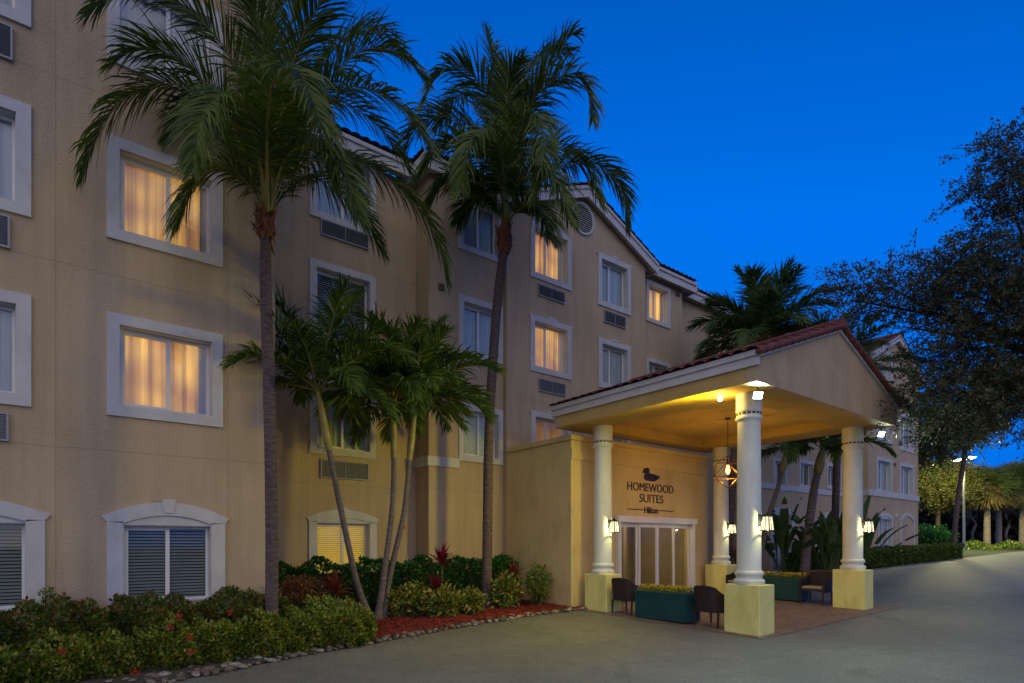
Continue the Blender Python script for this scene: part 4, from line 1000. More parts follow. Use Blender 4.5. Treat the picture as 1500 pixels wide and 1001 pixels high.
# palm 1: tall coconut palm in front of the near wing
T0 = 9.45
b1 = P(398, 900, T0); b1.z = g(b1.x, b1.y); root = empty('coconut_palm', b1, 'largest coconut palm, rising from the hedge in front of the lit windows', 'palm tree', 'coconut palms')
cr = P(391, 318, T0)
trunk(root, [b1, P(398, 760, T0), P(394, 560, T0), P(389, 420, T0), P(390, 330, T0)], (.104, .084), flare=.03)
boots(root, P(389, 333, T0), .135, .36, seed=3)
ctl = [
 [(0, -28), (352, 215, -.1), (300, 148, -.4), (240, 120, -.6), (180, 146, -.8), (140, 200, -.95), (120, 262, -1.0)],
 [(0, -28), (372, 200, 0), (352, 116, -.1), (318, 55, -.4), (262, 5, -.7), (190, -25, -.9), (125, 25, -1.1)],
 [(0, -30), (410, 160, .3), (425, 60, .7), (432, -40, 1.1)],
 [(0, -30), (400, 150, -.3), (380, 40, -.7), (340, -40, -1.2)],
 [(0, -28), (425, 190, -.2), (468, 132, -.5), (540, 130, -.9), (595, 165, -1.2), (632, 222, -1.4)],
 [(2, -20), (428, 255, .2), (480, 232, .5), (545, 245, .8), (600, 290, 1.0), (640, 350, 1.2), (655, 415, 1.2)],
 [(2, -26), (402, 195, -.5), (428, 148, -.8), (455, 145, -1.0), (474, 190, -1.2), (486, 262, -1.25)],
 [(0, -30), (440, 150, .5), (490, 70, 1.0), (555, 45, 1.5), (600, 90, 1.9)],
 [(0, -25), (430, 200, .8), (490, 150, 1.4), (560, 190, 1.9), (605, 260, 2.2)],
 [(-2, -22), (355, 240, .3), (310, 200, .6), (262, 205, .8), (228, 262, .9)],
 [(0, -25), (372, 190, -.8), (340, 140, -1.5), (300, 165, -2.1), (282, 250, -2.5)],
 [(0, -25), (392, 180, -1.0), (405, 110, -1.9), (440, 110, -2.7), (470, 180, -3.2)],
 [(0, -25), (455, 165, .1), (520, 80, .1), (580, 75, 0), (625, 120, -.1)],
 [(2, -16), (425, 275, .7), (465, 262, 1.3), (520, 300, 1.9), (560, 370, 2.3)],
 [(0, -30), (385, 130, .2), (372, 20, .3), (350, -70, .3)],
 [(0, -30), (420, 130, -.6), (460, 20, -1.2), (520, -40, -1.8)],
 [(-2, -24), (350, 205, -.3), (290, 110, -.6), (215, 70, -.9), (160, 95, -1.2)],
 [(0, -20), (360, 265, -.2), (330, 245, -.4), (290, 262, -.6), (262, 330, -.8)],
 [(2, -22), (415, 235, -.4), (450, 215, -.9), (500, 245, -1.3), (525, 320, -1.6)],
 [(0, -28), (400, 120, .6), (450, 60, 1.2), (480, 20, 1.8)],
]
rg = random.Random(11)
for k, c in enumerate(ctl):
    pts = [cr + Vector((c[0][0] * .011, 0, 0))]
    for (px, py, dt_) in c[1:]: pts.append(safe(P(px, py, T0 + dt_)))
    frond(root, pts, 145, .82, .027, .5 if k not in (0, 5, 6) else .8, .024, ('palm', 'rachis'), rg, start=.16)
for az, el in ():
    frond(root, auto_frond(cr + Vector((0, 0, -.1)), R(az), R(el), 1.3, .9), 30, .4, .02, 1.0, .012, ('dead', 'dead'), rg)

# palm 2
T1 = 14.4
b2 = P(713, 888, T1); b2.z = g(b2.x, b2.y) + .04; root = empty('coconut_palm', b2, 'slender coconut palm on the red mulch beside the entrance block', 'palm tree', 'coconut palms')
trunk(root, [b2, P(714, 790, T1), P(717, 620, T1), P(728, 450, T1), P(739, 362, T1)], (.128, .108), flare=.09)
boots(root, P(739, 352, T1), .17, .62, seed=5)
cr = P(741, 330, T1)
ctl = [
 [(732, 240, 0), (722, 165, 0), (702, 122, -.3), (672, 98, -.6), (640, 110, -.9), (620, 150, -1.1)],
 [(725, 235, 0), (695, 190, .3), (655, 170, .6), (612, 185, .8), (575, 245, 1.0)],
 [(740, 200, 0), (728, 120, .3), (714, 50, .5)],
 [(755, 200, 0), (778, 150, -.4), (812, 116, -.8), (842, 110, -1.1), (864, 140, -1.3), (868, 178, -1.4)],
 [(758, 300, 0), (790, 262, .3), (838, 238, .6), (882, 244, .8), (912, 280, 1.0), (918, 335, 1.0)],
 [(752, 230, -.5), (772, 170, -1.1), (792, 178, -1.6), (795, 235, -2.0), (785, 290, -2.2)],
 [(722, 290, 0), (690, 262, -.3), (655, 262, -.6), (628, 300, -.8)],
 [(752, 190, .5), (770, 110, 1.2), (800, 75, 1.8), (840, 75, 2.2)],
 [(742, 180, -.5), (745, 110, -.9), (765, 85, -1.3)],
 [(735, 230, .6), (700, 150, 1.3), (670, 140, 2), (640, 190, 2.5)],
 [(765, 270, .6), (800, 220, .9), (850, 230, .7), (880, 300, .3)],
 [(735, 230, -1), (715, 190, -1.9), (690, 210, -2.6), (675, 280, -3.0)],
 [(755, 280, -.8), (775, 245, -1.6), (810, 260, -2.2), (835, 325, -2.6)],
 [(748, 210, 0), (790, 130, 0), (830, 60, 0), (845, 50, 0)],
 [(730, 260, -.4), (690, 220, -.8), (650, 210, -1.2), (615, 255, -1.5)],
 [(720, 300, .3), (700, 290, .5), (675, 320, .7)],
 [(745, 200, .8), (750, 130, 1.5), (735, 90, 2.2)],
 [(762, 305, -.5), (785, 300, -.9), (805, 345, -1.2)],
]
for k, c in enumerate(ctl):
    frond(root, [cr] + [P(px, py, T1 + d_) for px, py, d_ in c], 135, 1.02, .042, .6, .03, ('palm', 'rachis'), rg, start=.18)

# shorter smooth-stemmed palms
def adonidia(base, pts, crown, seed, label, L=2.0, nf=12, group='short clustered palms', m='palmbr', r0=.07, r1=.053, green=.95, leaf=.55, wl_=.038):
    rg = random.Random(seed); root = empty('christmas_palm', base, label, 'palm tree', group)
    trunk(root, [base] + pts, (r0, r1), 'trunk2', .11, 12, flare=.05)
    top = Vector(pts[-1]); d = (Vector(crown) - top)
    MB().tube([top - d * .05, top + d * .3, top + d * .8, Vector(crown)], [r1 * 1.25, r1 * 1.5, r1 * 1.0, r1 * .5], 12).build('crown_shaft', 'shaft', root, smooth=True)
    for k in range(nf):
        az = 2.4 * k + rg.uniform(-.25, .25); el = R(78 - 75 * ((k + .5) / nf) ** .9)
        q = auto_frond(Vector(crown) - d * .08, az, el, L * rg.uniform(.85, 1.1), .42 + .25 * k / nf)
        frond(root, q, 70, leaf * 1.15, wl_, .6, .017, (m, 'rachis'), rg, start=.2, vlift=.5)
    return root
TA = 12.5
def gp(px, t):
    a, b = ray(px); return Vector((a * t, b * t, g(a * t, b * t) + .04))
adonidia(gp(543, TA), [P(522, 850, TA - .2), P(498, 740, TA - .8), P(481, 655, TA - 1.2)], P(464, 566, TA - 1.35), 21, 'left leaning stem of the three short palms, arching over the dark window', 2.1, 19)
adonidia(gp(553, TA), [P(563, 840, TA), P(575, 740, TA), P(577, 668, TA)], P(576, 585, TA), 22, 'middle stem of the three short palms with brown crown shaft', 1.8, 20)
adonidia(gp(560, TA + .2), [P(572, 840, TA + .2), P(592, 750, TA + .2), P(600, 670, TA + .2)], P(610, 578, TA + .2), 23, 'right leaning stem of the three short palms with lime crown shaft', 1.95, 21)

# coconut palms behind the canopy
def coco(base, pts, seed, label, L, nf, leaf=.8, wl_=.04, m='palmdk', r=(.15, .12), elmin=-25, gr=.35):
    rg = random.Random(seed); root = empty('coconut_palm', base, label, 'palm tree', 'coconut palms'); trunk(root, [base] + pts, r, 'trunk', .11, 10)
    c = Vector(pts[-1]); boots(root, c, r[1] * 1.3, .5, seed=seed)
    for k in range(nf):
        az = 2.4 * k + rg.uniform(-.2, .2); el = R(86 - (86 - elmin) * ((k + .5) / nf) ** .85)
        frond(root, auto_frond(c + Vector((0, 0, .15)), az, el, L * rg.uniform(.88, 1.08), gr + .2 * k / nf), 80, leaf * 1.1, wl_ * 1.25, .5, .028, (m, 'rachis'), rg, start=.18, segs=2)
    return root
t4 = 19.6; coco(gp(1066, t4), [P(1070, 740, t4), P(1085, 600, t4), P(1116, 508, t4)], 31, 'coconut palm rising behind the canopy roof, left of its ridge', 2.6, 30, elmin=-5, gr=.42)
t6 = 23.5; coco(gp(1222, t6), [P(1224, 740, t6), P(1228, 620, t6), P(1232, 560, t6)], 32, 'coconut palm half hidden behind the right slope of the canopy roof', 3.1, 22)
t5 = 21.0
adonidia(gp(1177, t5), [P(1184, 780, t5), P(1192, 720, t5), P(1198, 692, t5)], P(1206, 655, t5), 33, 'stout palm behind the canopy beside the banana-like plants', 2.2, 13, 'palms behind the canopy', 'palmdk', .17, .12, leaf=.5, wl_=.05)
adonidia(gp(1108, t5 - 1), [P(1122, 770, t5 - 1), P(1138, 720, t5 - 1), P(1146, 690, t5 - 1)], P(1154, 655, t5 - 1), 34, 'thin leaning palm behind the canopy, seen right of the nearest column', 2.1, 13, 'palms behind the canopy', 'palmdk', .09, .07, leaf=.5, wl_=.05)

# bird of paradise clumps
def strelitzia(x, y, h_, n, seed, label, spread=.9, lean=.0):
    rg = random.Random(seed); root = empty('bird_of_paradise', (x, y, g(x, y)), label, 'plant', 'banana-leaved plants behind the canopy')
    for k in range(n):
        az = rg.uniform(0, 2 * PI) if not lean else rg.uniform(-1.2, .6); el = R(rg.uniform(50, 85)); L_ = h_ * rg.uniform(.7, 1.1)
        pth = catmull(auto_frond((x + rg.uniform(-.2, .2), y + rg.uniform(-.2, .2), g(x, y)), az, el, L_, .22 * spread + rg.uniform(0, .1), 6), 20)
        V = []; Q = []; MI = []
        for i, p in enumerate(pth):
            f = i / 20; t = (pth[min(i + 1, 20)] - pth[max(0, i - 1)]).normalized(); s_ = t.cross(Vector((0, 0, 1))).normalized()
            w_ = .02 if f < .42 else .02 + .15 * max(0, math.sin(PI * (f - .42) / .58)) ** .7
            n_ = s_.cross(t); V += [p - s_ * w_ + n_ * w_ * .35, p, p + s_ * w_ + n_ * w_ * .35]
        for i in range(20):
            if .45 < i / 20 and rg.random() < .15: continue
            a = 3 * i; Q += [(a, a + 1, a + 4, a + 3), (a + 1, a + 2, a + 5, a + 4)]
        arr_mesh('leaf', [tuple(v_) for v_ in V], Q, 'palmdk', root)
for px, t, hh, n_, sd_, lb in ((1150, 22, 3.0, 24, 41, 'tall dark paddle-leaved clump left of the stout palm'), (1212, 21.5, 2.9, 28, 42, 'paddle-leaved clump filling the gap left of the far right column'),
                               (1262, 22.5, 3.2, 15, 43, 'arching paddle-leaved clump right of the far right column')):
    p = gp(px, t); strelitzia(p.x, p.y, hh, n_, sd_, lb, 1.2 if sd_ == 43 else .9)

# ------------------------------------------------------------------ hedges and shrubs
def hedge(name, label, x0, x1, yf, yb, ztop, n, m, lmin, lmax, tips=None, group='clipped hedges', zbot=None, taper=.12, wob=.07, core='wood', extra=None):
    cx_, cy_ = (x0 + x1) / 2, (yf + yb) / 2; root = empty(name, (cx_, cy_, g(cx_, cy_)), label, 'hedge', group)
    rg = RNG
    def surf(n):
        # points on top, front, ends
        A = [(x1 - x0) * (yb - yf), (x1 - x0) * 1.0 * 1.2, (yb - yf), (yb - yf)]; A = np.array(A) / sum(A); k = rg.choice(4, n, p=A)
        u = rg.random(n); v_ = rg.random(n); X = x0 + (x1 - x0) * u; Y = yf + (yb - yf) * v_; S = v_.copy()
        N = np.zeros((n, 3)); fz = np.ones(n)
        f = k == 1; Y[f] = yf; fz[f] = v_[f]; N[f] = (0, -1, .2)
        l = k == 2; X[l] = x0; Y[l] = yf + (yb - yf) * u[l]; fz[l] = v_[l]; N[l] = (-1, 0, .2)
        r_ = k == 3; X[r_] = x1; Y[r_] = yf + (yb - yf) * u[r_]; fz[r_] = v_[r_]; N[r_] = (1, 0, .2)
        N[k == 0] = (0, 0, 1)
        Zt = np.array([ztop(x, y) for x, y in zip(X, Y)]); Zb = np.array([g(x, y) for x, y in zip(X, Y)])
        Z = Zb + (Zt - Zb) * fz
        Y = Y + np.where(k == 1, -taper * np.sin(fz * PI), 0)
        # rounded shoulders
        Z = Z - np.where(k == 0, .08 * np.clip(1 - (Y - yf) / .15, 0, 1) ** 2, 0)
        w_ = wob * (np.sin(X * 5.1 + Z * 3) + np.sin(X * 9.7 + 1.3 + Y * 4) + .8 * np.sin(X * 17 + Z * 11))
        Pn = np.stack([X, Y, Z], 1) + N * (w_[:, None] - np.abs(rg.normal(0, .05, n))[:, None] + .02); return Pn, N
    C, N = surf(n); V, Q = leaves_at(C, N, lmin, lmax, .34, .75, .15); arr_mesh('foliage', V, Q, m, root)
    if tips:
        C, N = surf(int(n * tips[1])); C = C + N * .03; V, Q = leaves_at(C, N, lmin, lmax, .34, .7, .3); arr_mesh('leaf_tips', V, Q, tips[0], root)
    b = MB(); zt = ztop(cx_, cy_); b.box(x0 + .14, x1 - .14, yf + .12, yb - .05, g(x0, yf), min(ztop(x0, cy_), ztop(x1, cy_), zt) - .16); b.build('dark_core', core, root)  # solid dark brown box stands for twigs and the shade among them
    return root
hedge('hedge', 'tall hedge with reddish tips against the wall under the near windows', -4.2, 2.95, 10.0, 10.88, lambda x, y: .76 + .02 * math.sin(x * 3), 20000, 'hedgeA', .045, .085, ('redtip', .13))
hedge('hedge', 'lower bright green hedge with red blossoms along the stones', -4.2, 4.35, 9.55, 10.32, lambda x, y: .46 + .22 * max(0, (y - 9.75)) + .05 * math.exp(-(x - 3.6) ** 2 / 2) - .22 * max(0, min(1, (1.5 - x) / 2)) * max(0, (10.2 - y) / .9), 30000, 'hedgeB', .03, .08, ('croton', .2), wob=.07)
hedge('hedge', 'dark glossy hedge along the recessed wall behind the red mulch', 3.35, 9.75, 12.45, 13.05, lambda x, y: 1.19, 19000, 'hedgeC', .05, .095)
t7 = [P(1225, 845, 24), P(1412, 816, 34.5)]
def hedge_line(label, pa, pb, ta, tb, h_, dep, n, m):
    A_ = gp(pa, ta); B_ = gp(pb, tb); L_ = math.hypot(B_.x - A_.x, B_.y - A_.y); ang = math.atan2(B_.y - A_.y, B_.x - A_.x)
    root = empty('hedge', A_, label, 'hedge', 'clipped hedges'); rg = RNG
    u = rg.random(n) * L_; k = rg.random(n); top = k < .35; v_ = rg.random(n)
    X = u; Y = np.where(top, v_ * dep, 0.0); Z = np.where(top, h_, v_ * h_); N = np.where(top[:, None], [[0, 0, 1.]], [[0, -1., .2]])
    e = rg.random(n) < .06; X[e] = np.where(rg.random(e.sum()) < .5, 0, L_); Y[e] = rg.random(e.sum()) * dep
    Pn = np.stack([X, Y, Z], 1) + N * (.06 * np.sin(X * 2.2)[:, None] + .06 * np.sin(X * 5.3 + Z * 3)[:, None] - np.abs(rg.normal(0, .07, n))[:, None])
    c, s = math.cos(ang), math.sin(ang); Rm = np.array([[c, -s, 0], [s, c, 0], [0, 0, 1]]); 
    gr = np.array([[0, 0, (B_.z - A_.z) / L_ * x] for x in X])
    Pw = Pn @ Rm.T + gr + np.array(A_); Nw = N @ Rm.T
    V, Q = leaves_at(Pw, Nw, .06, .13, .36, .75, .15); arr_mesh('foliage', V, Q, m, root)
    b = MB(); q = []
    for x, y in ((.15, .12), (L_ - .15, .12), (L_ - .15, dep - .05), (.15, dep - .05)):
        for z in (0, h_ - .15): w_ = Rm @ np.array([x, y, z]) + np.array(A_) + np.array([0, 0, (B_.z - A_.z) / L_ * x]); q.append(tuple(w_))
    b.add(q, [(0, 2, 3, 1), (2, 4, 5, 3), (4, 6, 7, 5), (6, 0, 1, 7), (1, 3, 5, 7)]); b.build('dark_core', 'wood', root)  # closed dark block: twigs and inner shade of the hedge as one colour
hedge_line('long trimmed hedge running along the drive right of the canopy', 1180, 1412, 23.5, 35.5, .78, .9, 24000, 'hedgeA')

def flowers(root_xyz, n, label):
    pass
# blossoms of the near hedge: each cluster is a part of that hedge
hroot = [o for o in bpy.data.objects if o.get('label', '').startswith('lower bright green')][0]
for px, py, t in ((262, 905, 8.2), (248, 920, 8.1), (277, 934, 8.0), (279, 958, 7.9), (338, 898, 8.8), (387, 902, 9.2), (406, 914, 9.2), (478, 942, 9.7), (416, 931, 9.2), (90, 955, 7.3), (197, 985, 7.5)):
    c = P(px, py, t); k = 26; C = np.array(c) + RNG.normal(0, .022, (k, 3)); V, Q = leaves_at(C, C - np.array(c) + np.array([-.01, -.02, .01]), .02, .04, .45, .02); arr_mesh('blossom', V, Q, 'flower', hroot)

# sparse bare-twigged shrubs at the near edge
def twiggy(x, y, h_, n, seed, label, m='croton', leafn=90, mats=None):
    rg = random.Random(seed); root = empty('shrub', (x, y, g(x, y)), label, 'shrub', 'straggly shrubs at the front of the bed'); b = MB(); C = []
    for k in range(n):
        az = rg.uniform(0, 2 * PI); q = auto_frond((x, y, g(x, y)), az, R(rg.uniform(40, 80)), h_ * rg.uniform(.6, 1.1), rg.uniform(-.05, .1), 5)
        q = [p + Vector((rg.gauss(0, .012), rg.gauss(0, .012), 0)) for p in q]; b.tube(q, [.006, .005, .004, .004, .003, .002], 4)
        for _ in range(3):
            i = rg.randint(2, 4); e = q[i] + Vector((rg.gauss(0, .12), rg.gauss(0, .12), rg.uniform(.02, .16))); b.tube([q[i], e], [.003, .002], 3); C.append(e)
        C.append(q[-1])
    b.build('stems', 'trunk2', root)
    if leafn:
        C = np.array([tuple(c) for c in C]); C = C[RNG.integers(0, len(C), leafn)] + RNG.normal(0, .035, (leafn, 3)); V, Q = leaves_at(C, np.tile([0, 0, .5], (leafn, 1)), .04, .075, .36, .9); arr_mesh('foliage', V, Q, m, root)
for px, py, h_, n, lf, m_, lb in ((160, 985, .50, 9, 20, 'croton', 'nearly bare grey twigs in the dark soil at the lower left'), (235, 978, .50, 8, 120, 'croton', 'yellowing leggy shrub with orange blossoms'),
                           (60, 985, .45, 7, 60, 'hedgeB', 'thin green shrub in the lower left corner'), (300, 968, .42, 7, 140, 'hedgeB', 'small green leggy shrub right of the yellowing one'),
                           (450, 950, .3, 7, 150, 'croton', 'low yellow-green shrub by the stones'), (505, 938, .25, 7, 120, 'croton', 'cream-leaved low plant at the end of the near hedge'),
                           (125, 868, .0, 0, 0, '', '')):
    if not n: continue
    r_ = (px - 750) / F; t = 2.0608 / ((py - 797) / F + .022 * (1.4033 + .1753 * r_)); q = P(px, py, t); twiggy(q.x, q.y, h_, n, int(px), lb, m_, lf)

def bush(name, label, c, rad, n, m, lmin, lmax, cat='shrub', group=None, asp=.34, core='wood'):
    c = np.array(c); root = empty(name, (c[0], c[1], g(c[0], c[1])), label, cat, group)
    D = unit(RNG.normal(0, 1, (n, 3))); D[:, 2] = np.where(D[:, 2] < -.2, D[:, 2] * 1.3, D[:, 2]); s = 1 + .13 * np.sin(D[:, 0] * 7 + c[0]) + .1 * np.sin(D[:, 1] * 9 + D[:, 2] * 6)
    if m == 'croton': rad = [q * 1.08 for q in rad]; n = int(n * .8); D = D[:n]; s = s[:n]; lmin *= 1.4; lmax *= 1.6; asp = .24
    C = c + D * np.array(rad) * (s * RNG.uniform(.35, 1.08, n))[:, None]; V, Q = leaves_at(C, D, lmin, lmax, asp, .8, .35)
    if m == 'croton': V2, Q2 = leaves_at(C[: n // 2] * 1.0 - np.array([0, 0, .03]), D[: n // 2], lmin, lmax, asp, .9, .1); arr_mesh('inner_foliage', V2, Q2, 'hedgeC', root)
    arr_mesh('foliage', V, Q, m, root)
    st = MB()
    for k in range(6): a = k * 1.05; st.tube([(c[0], c[1], g(c[0], c[1])), (c[0] + math.cos(a) * rad[0] * .6, c[1] + math.sin(a) * rad[1] * .6, c[2] + rad[2] * .4)], [.012, .005], 5)
    st.build('stems', core, root); return root
def B3(px, py, t): return tuple(P(px, py, t))
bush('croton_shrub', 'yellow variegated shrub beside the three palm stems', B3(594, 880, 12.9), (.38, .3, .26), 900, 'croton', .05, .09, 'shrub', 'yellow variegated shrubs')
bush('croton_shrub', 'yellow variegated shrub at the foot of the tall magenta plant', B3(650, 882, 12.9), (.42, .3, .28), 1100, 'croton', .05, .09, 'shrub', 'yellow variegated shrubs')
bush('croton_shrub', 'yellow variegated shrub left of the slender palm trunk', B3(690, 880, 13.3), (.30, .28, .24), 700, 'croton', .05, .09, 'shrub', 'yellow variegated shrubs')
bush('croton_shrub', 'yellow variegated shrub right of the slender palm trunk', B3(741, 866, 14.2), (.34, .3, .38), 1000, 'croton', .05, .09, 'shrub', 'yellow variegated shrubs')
bush('green_shrub', 'small bright green shrub in front of the dark hedge', B3(612, 872, 13.2), (.24, .22, .34), 600, 'hedgeB', .05, .09, 'shrub')
bush('croton_shrub', 'brown and yellow shrub behind the palm in the hedge', B3(436, 862, 10.6), (.38, .3, .22), 800, 'redtip', .04, .08, 'shrub')
bush('green_shrub', 'light green shrub tip standing above the hedge at the far left', B3(70, 872, 8.3), (.09, .08, .10), 120, 'spider', .03, .06, 'shrub')
pr1 = P(1360, 800, 41); bush('round_shrub', 'round dark green bush beyond the corner of the far wing', (pr1.x, pr1.y, pr1.z + .1), (1.5, 1.5, 1.3), 3500, 'hedgeC', .14, .28, 'shrub')

def rosette(b_, c, n, L_, w_, el0, el1, grav, rg, twist=.3):
    for k in range(n):
        az = 2.4 * k + rg.uniform(-.3, .3); el = R(el0 + (el1 - el0) * k / n); q = auto_frond(c, az, el, L_ * rg.uniform(.8, 1.1), grav, 4); k0 = len(b_.v)
        s_ = Vector((-math.sin(az), math.cos(az), rg.uniform(-twist, twist))).normalized()
        for i, p in enumerate(q): ww = w_ * (.35, .9, 1, .7, .05)[i]; b_.v += [tuple(p - s_ * ww), tuple(p + s_ * ww)]
        for i in range(4): a = k0 + 2 * i; b_.f.append((a, a + 1, a + 3, a + 2)); b_.m.append(0)
def ti_plant(px, t, heads, label, m='ti', seed=1):
    rg = random.Random(seed); base = gp(px, t); root = empty('cordyline', base, label, 'plant', 'red-leaved plants in the bed')
    for (dx, ytop, L_, n, mm) in heads:
        top = P(px + dx, ytop, t); MB().tube([base, (base + top) / 2 + Vector((.02, 0, 0)), top], [.014, .012, .010], 6).build('stem', 'trunk2', root)
        b = MB(); rosette(b, top - Vector((0, 0, .05)), n, L_, .042, 85, -10, .3, rg); b.build('leaf_rosette', mm, root)
ti_plant(648, 13.2, ((-1, 822, .50, 30, 'ti'), (-9, 858, .40, 20, 'ti'), (4, 876, .3, 16, 'croton')), 'tall magenta leaved plant rising above the dark hedge', seed=4)
ti_plant(757, 14.3, ((-3, 838, .34, 20, 'bromel'), (-4, 866, .30, 16, 'bromel'), (4, 872, .26, 14, 'croton')), 'shorter rusty red plant right of the slender palm trunk', seed=5)
ti_plant(490, 10.9, ((0, 864, .42, 30, 'bromel'),), 'red spiky rosette behind the near hedge', seed=6)
bs = gp(786, 14.4); rt = empty('spider_plant', bs, 'arching lime green grassy clump against the entrance block', 'plant'); b = MB(); rg = random.Random(9)
for k in range(5):
    rosette(b, bs + Vector((rg.uniform(-.15, .15), rg.uniform(-.1, .1), rg.uniform(.25, .62))), 34, .40, .010, 85, 0, .62, rg)
b.build('leaf_rosette', 'spider', rt)
bush('green_shrub', 'rounded bright green bush in front of the entrance block wall', B3(788, 852, 14.7), (.30, .28, .38), 1100, 'spider', .05, .1, 'shrub')
bush('croton_shrub', 'dark red bush between the rear column and the yellow wall', B3(1073, 822, 19.0), (.45, .4, .5), 700, 'redtip', .06, .12, 'shrub')

# ------------------------------------------------------------------ edging stones
def rock(seed):
    rg = random.Random(seed); b = MB(); n, mrow = 9, 6; k0 = 0; prof = [rg.uniform(.85, 1.15) for _ in range(n)]
    sx, sy, sz = 1, rg.uniform(.6, .85), rg.uniform(.38, .6)
    for j in range(mrow + 1):
        th = PI * j / mrow
        for i in range(n): a = 2 * PI * i / n; q = 1 + rg.uniform(-.09, .09); b.v.append((math.sin(th) * math.cos(a) * prof[i] * q * sx, math.sin(th) * math.sin(a) * prof[i] * q * sy, math.cos(th) * sz * q))
    for j in range(mrow):
        for i in range(n): b.f.append((j * n + i, (j + 1) * n + i, (j + 1) * n + (i + 1) % n, j * n + (i + 1) % n)); b.m.append(0)
    o = b.build('edging_stone', 'stone', smooth=False); o.data.polygons.foreach_set('use_smooth', [True] * len(o.data.polygons)); return o
protos = [rock(s_) for s_ in range(9)]
cnt = 0
def put_stone(x, y, s_):
    global cnt
    pr_ = protos[cnt % 9]; o = pr_ if cnt < 9 else pr_.copy()
    if cnt >= 9: COL.objects.link(o)
    o.location = (x, y, g(x, y) + s_ * .28 + .01); o.scale = (s_, s_ * random.uniform(.8, 1.1), s_ * random.uniform(.8, 1.1)); o.rotation_euler = (random.uniform(-.25, .25), random.uniform(-.25, .25), random.uniform(0, 6.28))
    tag(o, 'pale river stone in the loose edging between the planting bed and the asphalt', 'stone', 'stones edging the planting bed'); cnt += 1
x = -.6
while x < 10.35 and cnt < 298:
    wd_s = .62 if x < 4.4 else .36 if x < 8.4 else .22
    for k in range(4 if x < 5 else 3 if x < 8.6 else 2):
        s_ = random.uniform(.035, .095); put_stone(x + random.uniform(-.07, .07), edgeY(x) + .02 + wd_s * (k + random.uniform(-.35, .35)) / (3.6 if x < 5 else 2.6), s_)
    x += .135

# fallen leaves on the asphalt beside the stones and in the bed
n = 260; X = RNG.uniform(-.5, 10, n); off = -np.abs(RNG.normal(0, .22, n)) - .02; off[: n // 3] = RNG.uniform(.3, 1.6, n // 3)
C = np.array([(x_, edgeY(x_) + o_, g(x_, edgeY(x_) + o_) + (.012 if o_ < 0 else .10)) for x_, o_ in zip(X, off)]); U = unit(np.stack([RNG.normal(0, 1, n), RNG.normal(0, 1, n), RNG.uniform(.0, .25, n)], 1)); T = unit(np.cross(U, np.tile([0, 0, 1.], (n, 1)) + RNG.normal(0, .2, (n, 3))))
V, Q = leaf_quads(C, U, T, RNG.uniform(.03, .08, n), RNG.uniform(.008, .018, n)); tag(arr_mesh('fallen_leaves', V, Q, 'dead'), 'dry brown leaves scattered by the stones and over the mulch', 'leaves', kind='stuff')

# ------------------------------------------------------------------ trees
def canopy_cloud(root, blobs, nsprig, leaf, m, seed, centre=None, twig=.45, per=13, bias=None, clump=0):
    rg = np.random.default_rng(seed); vol = np.array([b[3] * b[4] * b[5] for b in blobs]); vol = vol ** .8; k = rg.choice(len(blobs), nsprig, p=vol / vol.sum())
    Bc = np.array([b[:3] for b in blobs])[k]; Br = np.array([b[3:6] for b in blobs])[k]
    D = unit(rg.normal(0, 1, (nsprig, 3))); rr = rg.random(nsprig) ** .42
    O = Bc + D * Br * rr[:, None]
    if clump:
        ci = rg.integers(0, clump, nsprig); O = O[ci] + rg.normal(0, 1, (nsprig, 3)) * np.array([.26, .26, .13]); D = unit(O - Bc[ci]); b = None
    dirs = unit(D * .9 + rg.normal(0, .6, (nsprig, 3)) + (np.array(bias) if bias is not None else 0))
    Ls = twig * rg.uniform(.5, 1.5, nsprig); VV = []; QQ = []; k0 = 0
    # leaves along each sprig
    s_ = rg.random((nsprig, per)); C = O[:, None, :] + dirs[:, None, :] * (s_ * Ls[:, None])[:, :, None] + rg.normal(0, .03 * leaf / .08, (nsprig, per, 3)); C[:, :, 2] -= (s_ ** 2 * Ls[:, None] * .25)
    C = C.reshape(-1, 3); N = np.repeat(dirs, per, 0); n = len(C)
    U = unit(N * .6 + rg.normal(0, .7, (n, 3))); T = unit(np.cross(U, rg.normal(0, 1, (n, 3)))); Lf = rg.uniform(.6, 1.2, n) * leaf
    V, Q = leaf_quads(C, U, T, Lf, Lf * .27); arr_mesh('foliage', V, Q, m, root)
    # twigs as thin crossed slivers
    a = O - dirs * .25 * Ls[:, None]; b = O + dirs * Ls[:, None]; b[:, 2] -= Ls * .25; T = unit(np.cross(dirs, rg.normal(0, 1, (nsprig, 3)))) * (.009 * leaf / .08)
    V = np.stack([a - T, a + T, b + T * .4, b - T * .4], 1).reshape(-1, 3); arr_mesh('twigs', V, np.arange(4 * nsprig).reshape(nsprig, 4), 'wood', root)
    return O
